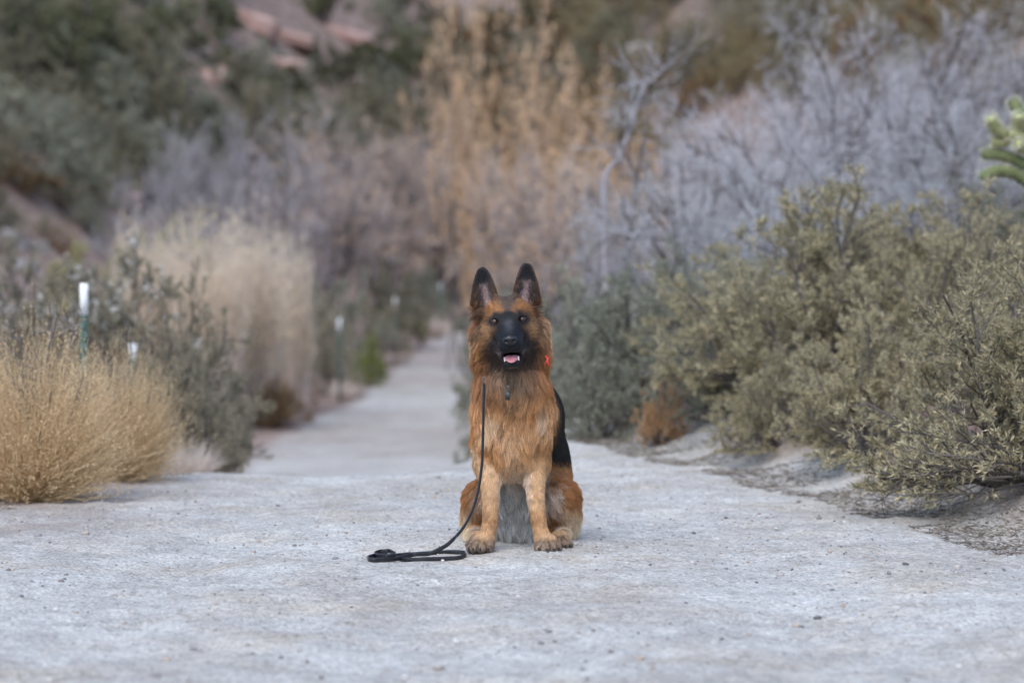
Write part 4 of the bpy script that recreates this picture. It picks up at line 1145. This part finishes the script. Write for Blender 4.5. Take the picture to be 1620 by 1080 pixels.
# named trees and shrubs of the hillside, standing where the pixel of their base meets the slope
def hplant(key, name, px, base, w, h, label, cat, group, mats=None, rot=0.0):
    X, Y, Z = hill_spot(px, base)
    plant(key, name, X, Y, w / FPX * Y, h / FPX * Y, label, cat, group, mats=mats, rot=rot, z=Z, sink=.1)
for i, (px, b, w, h, lab) in enumerate([
        (60, 165, 190, 190, 'big dark evergreen at the end of the hillside row, above the whitish boulder'), (150, 150, 190, 170, 'big dark evergreen overlapping the end one of the row'), (265, 135, 190, 165, 'spreading dark evergreen beside the pink outcrops'),
        (345, 62, 100, 85, 'small evergreen between the pink slabs'), (600, 185, 150, 130, 'dense dark evergreen above the grey willows'), (535, 150, 100, 90, 'evergreen below the red slab'),
        (520, 45, 120, 90, 'dark evergreen at the top of the slope over the ledge'), (640, 50, 120, 110, 'blackish evergreen above the orange thicket'), (650, 120, 90, 90, 'evergreen touching the orange thicket'),
        (385, 165, 110, 80, 'low evergreen beneath the reddish outcrop'), (730, 60, 150, 110, 'dark evergreen behind the tallest orange plumes'), (840, 80, 170, 120, 'dark evergreen behind the orange thicket'),
        (460, 170, 110, 70, 'low evergreen among grey willow tops')]):
    hplant(f'jun{i % 3}', 'evergreen', px, b, w, h, lab, 'tree', 'evergreens on the hillside', rot=i * 1.3)
for i, (px, b, w, h, mt, lab) in enumerate([
        (40, 235, 170, 90, M_HILL, 'olive hillside shrub below the whitish boulder'), (140, 240, 150, 90, M_HILL, 'olive hillside shrub next to the whitish boulder'),
        (230, 225, 170, 95, M_HILL, 'large olive-grey hillside shrub above the grey willows'), (300, 215, 130, 80, M_HILL, 'olive-grey hillside shrub touching the willow tops'),
        (185, 270, 150, 80, M_DARKOL, 'dark hillside shrub below the olive ones'), (30, 300, 130, 70, M_RUST, 'rusty brown shrub above the rubble slope'),
        (90, 330, 120, 60, M_DARKOL, 'dark shrub above the rubble slope'), (135, 285, 70, 40, M_GREEN, 'bright green bush low on the hillside'), (20, 200, 120, 90, M_HILL, 'olive shrub beneath the big evergreen'),
        (130, 365, 100, 60, M_SAGE, 'grey-green shrub beside the rubble slope'), (15, 410, 110, 60, M_DARKOL, 'dark shrub in the rubble slope by the grey boulder'), (95, 405, 90, 50, M_RUST, 'brownish shrub in the rubble slope'), (-10, 355, 100, 60, M_HILL, 'olive shrub at the top of the rubble slope'), (60, 372, 80, 40, M_DARKOL, 'small dark shrub between the rubble rocks'),
        (230, 340, 120, 70, M_TWIGP, 'brownish shrub in the gap before the willows')]):
    hplant(f'hill{i % 3}', 'hillside_shrub', px, b, w, h, lab, 'shrub', 'shrubs low on the hillside', (None, mt), i * 1.9)

# the rest of the slope: scrub that only its place tells apart
def scrub():
    rng = np.random.default_rng(77); n = 0
    kinds = {'olive': (M_HILL, 'olive scrub bush scattered on the hillside'), 'rust': (M_RUST, 'rust-brown scrub bush scattered on the slope above the grey tangle'),
             'ochre': (M_OCHRE, 'ochre scrub bush scattered on the slope above the grey tangle'), 'dark': (M_DARKOL, 'dark scrub bush scattered on the hillside'), 'sage': (M_SAGE, 'grey-green scrub bush scattered on the hillside')}
    while n < 230:
        px = rng.uniform(-60, 1680); py = rng.uniform(-60, 330)
        if px > 1050 and py > 190: continue
        if 330 < px < 610 and py < 150: continue
        X, Y, Z = hill_spot(px, py)
        if Y < 26 or Z == 0: continue
        if px > 860: k = rng.choice(['rust', 'ochre', 'ochre', 'olive', 'dark'])
        elif px < 700: k = rng.choice(['olive', 'dark', 'sage', 'olive'])
        else: k = rng.choice(['dark', 'olive', 'rust'])
        w = rng.uniform(1.3, 2.8) * (.6 + Y / 110)
        plant(f'hill{n % 3}', 'scrub_bush', X, Y, w, w * rng.uniform(.55, .9), kinds[k][1], 'bush', f'{k} scrub on the slope', mats=(None, kinds[k][0]), rot=rng.uniform(0, 6.28), z=Z, sink=.05)
        n += 1
scrub()
# ------------------------------------------------------------------ fence
M_WHITE = plain_mat('white_paint', (.74, .74, .73), (.84, .84, .83), 30, .5, 0, .4)
M_PGREEN = plain_mat('post_green', (.03, .075, .06), (.05, .11, .09), 20, .5, 0, .4)
M_WIRE = plain_mat('wire_steel', (.10, .10, .11), (.2, .2, .21), 40, .5, 0, .4, .6)
def box(x0, x1, y0, y1, z0, z1):
    v = np.array([(x, y, z) for x in (x0, x1) for y in (y0, y1) for z in (z0, z1)], float)
    f = np.array([(0, 1, 3, 2), (4, 6, 7, 5), (0, 4, 5, 1), (2, 3, 7, 6), (0, 2, 6, 4), (1, 5, 7, 3)])
    return v, f, np.zeros(8)
def t_post(px, top, Y, label, white=.155):
    X = pxX(px, Y); zt = pxZ(top, Y); z0 = tz(X, Y)
    root = empty('fence_post', (X, Y, z0 - .05), .3, label=label, category='fence post', group='steel fence posts along the road')
    h = zt - z0 + .05
    for n, a, b, m, gz in (('post', 0, h - white, M_PGREEN, 0), ('white_tip', h - white, h, M_WHITE, .001)):
        parts = [box(-.018 - gz, .018 + gz, -.004 - gz, .004 + gz, a, b), box(-.004 - gz, .004 + gz, .003, .030 + gz, a, b)]
        if n == 'post': parts += [box(-.005, .005, -.011, -.003, z, z + .02) for z in np.arange(.1, b - .03, .055)]
        v, f, _ = merge(*parts); add(n, make_mesh('t_post_' + n, v, f, m), root)
    return np.array([X, Y, zt])
tops = [t_post(-330, 455, 8.8, 'green steel fence post with white tip beyond the golden bush'),
        t_post(133, 448, 11.6, 'green steel fence post with white tip standing clear above the golden bush', .152),
        t_post(210, 543, 13.0, 'white-tipped fence post half hidden against the dark olive shrub', .085),
        t_post(311, 530, 21, 'white-tipped fence post mostly hidden by the dark olive shrub', .10),
        t_post(537, 503, 36, 'white-tipped fence post beside the small fresh green bush', .20),
        t_post(625, 470, 51, 'white-tipped fence post against olive shrubs above the green bush', .22),
        t_post(697, 447, 69, 'white-tipped fence post at the far bend of the road', .26)]
for i in range(len(tops) - 1):
    a, b = tops[i] - [0, .02, .19], tops[i + 1] - [0, .02, .19]
    t = np.linspace(0, 1, 40)[:, None]; p = a + (b - a) * t; p[:, 2] -= .06 * np.sin(np.pi * t[:, 0])
    parts = [tubes(p[None], .0022, .0022, 5)]
    rng = np.random.default_rng(i)
    for k in range(2, 38, 1):
        c = p[k]; dd = rng.normal(size=(2, 3)); dd = norm(dd) * .014
        parts.append(tubes(np.stack([np.stack([c - e, c, c + e]) for e in dd]), .0014, .0007, 3))
    v, f, a_ = merge(*parts)
    names = ['beyond the golden bush', 'between the white-tipped post and the dark olive shrub', 'inside the dark olive shrub', 'behind the reeds', 'by the green bush', 'at the far bend']
    add('fence_wire', make_mesh('fence_wire', v, f, M_WIRE), label=f'sagging barbed fence wire {names[i]}', category='wire', group='barbed wire spans of the fence')

# ------------------------------------------------------------------ cholla cactus
M_CHOLLA = plain_mat('cactus_skin', (.10, .13, .05), (.20, .22, .09), 12, .6, .4)
M_CTIP = plain_mat('cactus_young', (.30, .32, .14), (.46, .45, .22), 12, .6, .4)
M_SPINE = leaf_mat('cactus_spine', [(0, (.55, .52, .36)), (1, (.80, .77, .60))], .6, .3, 0)
def cholla():
    Y = 11.4; X0 = pxX(1640, Y); z0 = tz(X0, Y)
    root = empty('cholla_cactus', (X0, Y, z0 - .02), label='branching spiny cactus with pale fuzzy tips above the olive shrubs', category='cactus')
    rng = np.random.default_rng(8)
    def P(a, b, dy): return np.array([pxX(a, Y) - X0, dy, pxZ(b, Y) - z0])
    segs = [([(1640, 560), (1640, 420), (1635, 330), (1632, 240)], .034, 0, 'trunk'),
            ([(1634, 290), (1600, 266), (1572, 264), (1545, 276)], .022, -.06, 'joint'), ([(1632, 262), (1605, 245), (1575, 236), (1552, 238)], .022, .03, 'joint'),
            ([(1632, 225), (1612, 212), (1592, 205)], .021, -.04, 'joint'), ([(1592, 210), (1572, 198), (1560, 180)], .022, -.06, 'joint'), ([(1596, 214), (1582, 220), (1566, 218)], .019, .0, 'joint'),
            ([(1610, 208), (1608, 190), (1607, 176)], .022, -.05, 'joint'), ([(1632, 240), (1625, 190), (1606, 160), (1604, 152)], .022, .05, 'joint'), ([(1632, 240), (1650, 200), (1660, 160)], .022, .04, 'joint'),
            ([(1632, 235), (1615, 230), (1600, 222)], .02, -.1, 'joint'), ([(1634, 320), (1660, 290), (1680, 260)], .022, -.03, 'joint'), ([(1634, 260), (1655, 240), (1685, 230)], .022, .06, 'joint')]
    sp = []
    for pts, r, dy, nm in segs:
        r = r * 1.2
        p = np.array([P(a, b, dy * k / (len(pts) - 1)) for k, (a, b) in enumerate(pts)]); n = 22
        q = np.stack([np.interp(np.linspace(0, 1, n), np.linspace(0, 1, len(p)), p[:, i]) for i in range(3)], 1)
        for _ in range(3): q[1:-1] = (q[:-2] + q[1:-1] * 2 + q[2:]) / 4
        v, f, a = tubes(q[None], 1, 1, 10)
        v = v.reshape(n, 10, 3); c = q[:, None]
        prof = r * np.sqrt(np.clip(1 - (np.abs(np.linspace(-1, 1, n)) ** 6), .02, 1))
        bumps = 1 + .22 * np.cos(np.arange(10)[None] * np.pi + np.arange(n)[:, None] * np.pi)
        v = c + (v - c) * (prof[:, None] * bumps)[..., None]
        m = M_CHOLLA if nm == 'trunk' or len(pts) == 4 else M_CTIP
        add(nm, make_mesh('cactus_' + nm, v.reshape(-1, 3), f, m, smooth=True), root)
        k = 1000; s, tg = sample(np.repeat(q[None], k, 0), rng.random(k) ** .8); d = norm(perp(tg, rng) + .3 * tg)
        sp.append(blades(s + d * r * .9, d, rng.uniform(.010, .028, k), .0013, 2, 0, np.zeros(3), rng)[:3])
    v, f, a = merge(*sp); o = add('spines', make_mesh('cactus_spines', v, f, M_SPINE, var=a), root); o['kind'] = 'stuff'
cholla()

# ------------------------------------------------------------------ leash, collar, tag
M_LEASH = plain_mat('leash_leather', (.010, .010, .012), (.020, .020, .024), 60, .42, .1, .5)
M_STEEL = plain_mat('steel', (.16, .16, .165), (.26, .26, .26), 60, .3, 0, .5, 1.0)
M_RED = plain_mat('red_cord', (.62, .03, .03), (.75, .05, .04), 60, .5, 0, .3)
def strap(path, wdir, width, thick):
    width = np.broadcast_to(np.asarray(width, float), (len(path),))[:, None]
    """flat strap along path; wdir: the direction of its width at each point"""
    tg = norm(np.gradient(path, axis=0)); w = norm(wdir - tg * np.sum(wdir * tg, 1, keepdims=True)); nn = np.cross(tg, w)
    o = [(-.5, -.35), (-.42, -.5), (.42, -.5), (.5, -.35), (.5, .35), (.42, .5), (-.42, .5), (-.5, .35)]
    V = np.stack([path + w * a * width + nn * b * thick for a, b in o], 1); n, k = len(path), len(o)
    idx = np.arange(n * k).reshape(n, k); nx = np.roll(idx, -1, 1)
    F = np.stack([idx[:-1], nx[:-1], nx[1:], idx[1:]], -1).reshape(-1, 4)
    caps = np.array([[0, 7, 6, 1], [1, 6, 5, 2], [2, 5, 4, 3]])
    F = np.concatenate([F, caps, caps[:, ::-1] + (n - 1) * k])
    return V.reshape(-1, 3), F
def spline(pts, n):
    p = np.array(pts, float); t = np.concatenate([[0], np.cumsum(np.linalg.norm(np.diff(p, axis=0), axis=1))]); t /= t[-1]
    q = np.stack([np.interp(np.linspace(0, 1, n), t, p[:, i]) for i in range(p.shape[1])], 1)
    for _ in range(max(4, n // 14)):
        q[1:-1] = (q[:-2] + 2 * q[1:-1] + q[2:]) / 4
    return q
def leash():
    W = .0125
    def gp(px, py, lift=0):
        X, Y, Z = ground_at(px, py); return [X, Y, Z + W * .5 + lift]
    def ap(px, py, dy): return list(DOG + D(px, py, dy))
    root = empty('leash', tuple(DOG), label='black leather leash hanging from the collar and looped on the road', category='leash')
    pts = [ap(765.5, 606, -.062), ap(765, 640, -.075), ap(764, 690, -.082), ap(763, 730, -.090), ap(758, 770, -.10), ap(749, 805, -.12), ap(733, 836, -.15), ap(709, 862, -.19), ap(680, 877, -.22)]
    pts += [gp(655, 885.5, .006), gp(625, 889.5), gp(597, 891), gp(583, 890), gp(581, 886.5), gp(592, 883), gp(612, 882)]
    p = spline(pts, 190)
    n = len(p); low = sstep(.10, .02, p[:, 2])[:, None]
    wd = np.array([.75, .65, .1]) * (1 - low) + np.array([0, 0, 1.0]) * low
    v, f = strap(p, wd, .0088 + (W - .0088) * low[:, 0], .0034)
    v -= DOG
    add('strap', make_mesh('leash_strap', v, f, M_LEASH, smooth=True), root)
    # the folded length and the hand loop lying on edge
    p2 = spline([gp(735, 880), gp(737, 883.5), gp(727, 886.5), gp(700, 888), gp(665, 889.5), gp(640, 890), gp(622, 886.5, .002), gp(628, 882.5), gp(650, 881.0), gp(690, 878.5), gp(722, 877.5), gp(736, 879.5)], 150)
    v, f = strap(p2, np.tile([0, 0, 1.0], (150, 1)), W, .0034); add('folded_length', make_mesh('leash_fold', v - DOG, f, M_LEASH, smooth=True), root)
    p3 = spline([gp(625, 884, .004), gp(615, 879.5, .004), gp(600, 878.5, .003), gp(592, 881, .002), gp(594, 885, .003), gp(610, 886.5, .004), gp(628, 885.5, .005)], 90)
    v, f = strap(p3, np.tile([0, 0, 1.0], (90, 1)), W, .0034); add('hand_loop', make_mesh('leash_loop', v - DOG, f, M_LEASH, smooth=True), root)
    # snap hook
    a = D(765.5, 600, -.060); t = np.linspace(0, 2 * np.pi, 24)
    ring = a + np.stack([.0034 * np.cos(t), 0 * t, .007 * np.sin(t)], 1)
    v, f, _ = tubes(ring[None], .0014, .0014, 6); hk = add('snap_hook', make_mesh('leash_hook', v, f, M_STEEL, smooth=True), root)
    v, f = lathe_cone(a + [0, 0, -.009], a + [0, 0, -.022], .0042, .0036, 10); add('swivel', make_mesh('leash_swivel', v, f, M_STEEL, smooth=True), hk)
leash()

def collar():
    root = empty('dog_collar', tuple(DOG), label='dark collar with hanging tag mostly buried in the neck ruff', category='collar')
    t = np.linspace(0, 2 * np.pi, 64); c = np.array([.003, .095, .500])
    ring = c + np.stack([.088 * np.cos(t), .086 * np.sin(t), .030 * np.sin(t)], 1)
    v, f = strap(ring, np.tile([0, 0, 1.0], (64, 1)), .022, .004); add('band', make_mesh('collar_band', v, f, M_LEASH, smooth=True), root)
    a = D(803.5, 612, -.055)
    tt = np.linspace(0, 2 * np.pi, 20)
    v, f, _ = tubes((a + np.stack([.0035 * np.cos(tt), 0 * tt, .0035 * np.sin(tt)], 1))[None], .0010, .0010, 6); add('tag_ring', make_mesh('collar_ring', v, f, M_STEEL, smooth=True), root)
    b = D(803.0, 625, -.062)
    v, f, _ = box(b[0] - .0065, b[0] + .0065, b[1] - .0015, b[1] + .0015, b[2] - .015, b[2] + .013); tg = add('tag', make_mesh('collar_tag', v, f, plain_mat('tag_dark', (.02, .022, .022), (.05, .06, .055), 150, .35, 0, .5)), root)
    v, f, _ = box(b[0] + .0032, b[0] + .0046, b[1] - .0024, b[1] - .0012, b[2] - .011, b[2] + .009); add('tag_plate', make_mesh('collar_tag_plate', v, f, M_STEEL), tg)
    # red cord peeping out of the ruff
    q = spline([D(864, 563, -.045), D(866, 567, -.055), D(866.5, 574, -.058), D(868, 578, -.052)], 20)
    v, f, _ = tubes(q[None], .0022, .0022, 6); add('red_cord', make_mesh('collar_red_cord', v, f, M_RED, smooth=True), root, label='bright red cord end')
    q = spline([D(869, 566, -.05), D(864, 572, -.056), D(862, 577, -.054)], 20)
    v, f, _ = tubes(q[None], .0014, .0014, 6); add('red_cord', make_mesh('collar_red_cord_b', v, f, M_RED, smooth=True), root)
collar()

# ------------------------------------------------------------------ litter under the right-hand shrubs
M_LIT = leaf_mat('litter', [(0, (.07, .058, .048)), (.5, (.19, .155, .125)), (.85, (.32, .27, .215)), (1, (.42, .37, .31))], .85, 0, 0)
def litter():
    rng = np.random.default_rng(19); parts = []
    N = 26000
    Y = rng.uniform(7.2, 13.5, N); off = np.abs(rng.normal(0, .45, N)) - .16; X = edgeR(Y) + off
    N2 = 3500; Y2 = rng.uniform(8.2, 11.2, N2); X2 = edgeL(Y2) - np.abs(rng.normal(0, .35, N2)) + .1
    X, Y = np.concatenate([X, X2]), np.concatenate([Y, Y2]); n = len(X)
    k = fbm(np.stack([X, Y, 0 * X], 1), 3.0, 12) > .41 ; X, Y = X[k], Y[k]; n = len(X)
    s = np.stack([X, Y, terrain(X, Y) + .003], 1); a = rng.uniform(0, 6.28, n); d = np.stack([np.cos(a), np.sin(a), rng.normal(0, .15, n)], 1)
    L = np.clip(.013 * np.exp(rng.normal(0, .55, n)), .005, .055)
    poly = grow(s, d, L, 2, .15, np.zeros(3), rng)
    v, f, var = tubes(poly, np.clip(L * .07, .0009, .0024), np.clip(L * .03, .0004, .0010), 3)
    add('plant_litter', make_mesh('plant_litter', v, f, M_LIT, var=var), kind='stuff', label='dry twig and leaf litter under the roadside shrubs', category='litter')
litter()
# dead branches spreading low from the sprawling shrub
def low_branches():
    rng = np.random.default_rng(4)
    X0, Y0 = pxX(1640, 8.3), 8.3; z0 = tz(X0, Y0)
    n = 16; s = np.tile([0, 0, .06], (n, 1)) + rng.normal(0, .03, (n, 3)); ang = rng.uniform(2.5, 4.3, n)
    d = np.stack([np.cos(ang), np.sin(ang) * .6, rng.uniform(-.10, .18, n)], 1)
    p0 = grow(s, d, rng.uniform(.35, .62, n), 8, .07, np.array([0, 0, -.015]), rng); L = np.full(n, .5)
    p1, L1 = spawn(p0, L, 7, .3, 1, .55, .4, 5, .12, np.array([0, 0, .03]), rng)
    p2, L2 = spawn(p1, L1, 4, .3, 1, .6, .5, 4, .14, np.array([0, 0, .05]), rng)
    root = empty('dead_branches', (X0, Y0, z0), label='bare dark branches spread low over the bank under the sprawling shrub', category='branches')
    v, f, a = tubes(p0, .0062, .0025, 5); add('stems', make_mesh('low_stems', v, f, M_BARK, var=a, smooth=True), root)
    v, f, a = merge(tubes(p1, .0026, .0012, 4), tubes(p2, .0014, .0008, 3)); o = add('twigs', make_mesh('low_twigs', v, f, M_BARK, var=a), root); o['kind'] = 'stuff'
    v, f, a = leaves(p2, 7, .3, .026, .005, .6, rng, .1); o = add('foliage', make_mesh('low_leaves', v, f, M_OLIVE, var=a), root); o['kind'] = 'stuff'
low_branches()
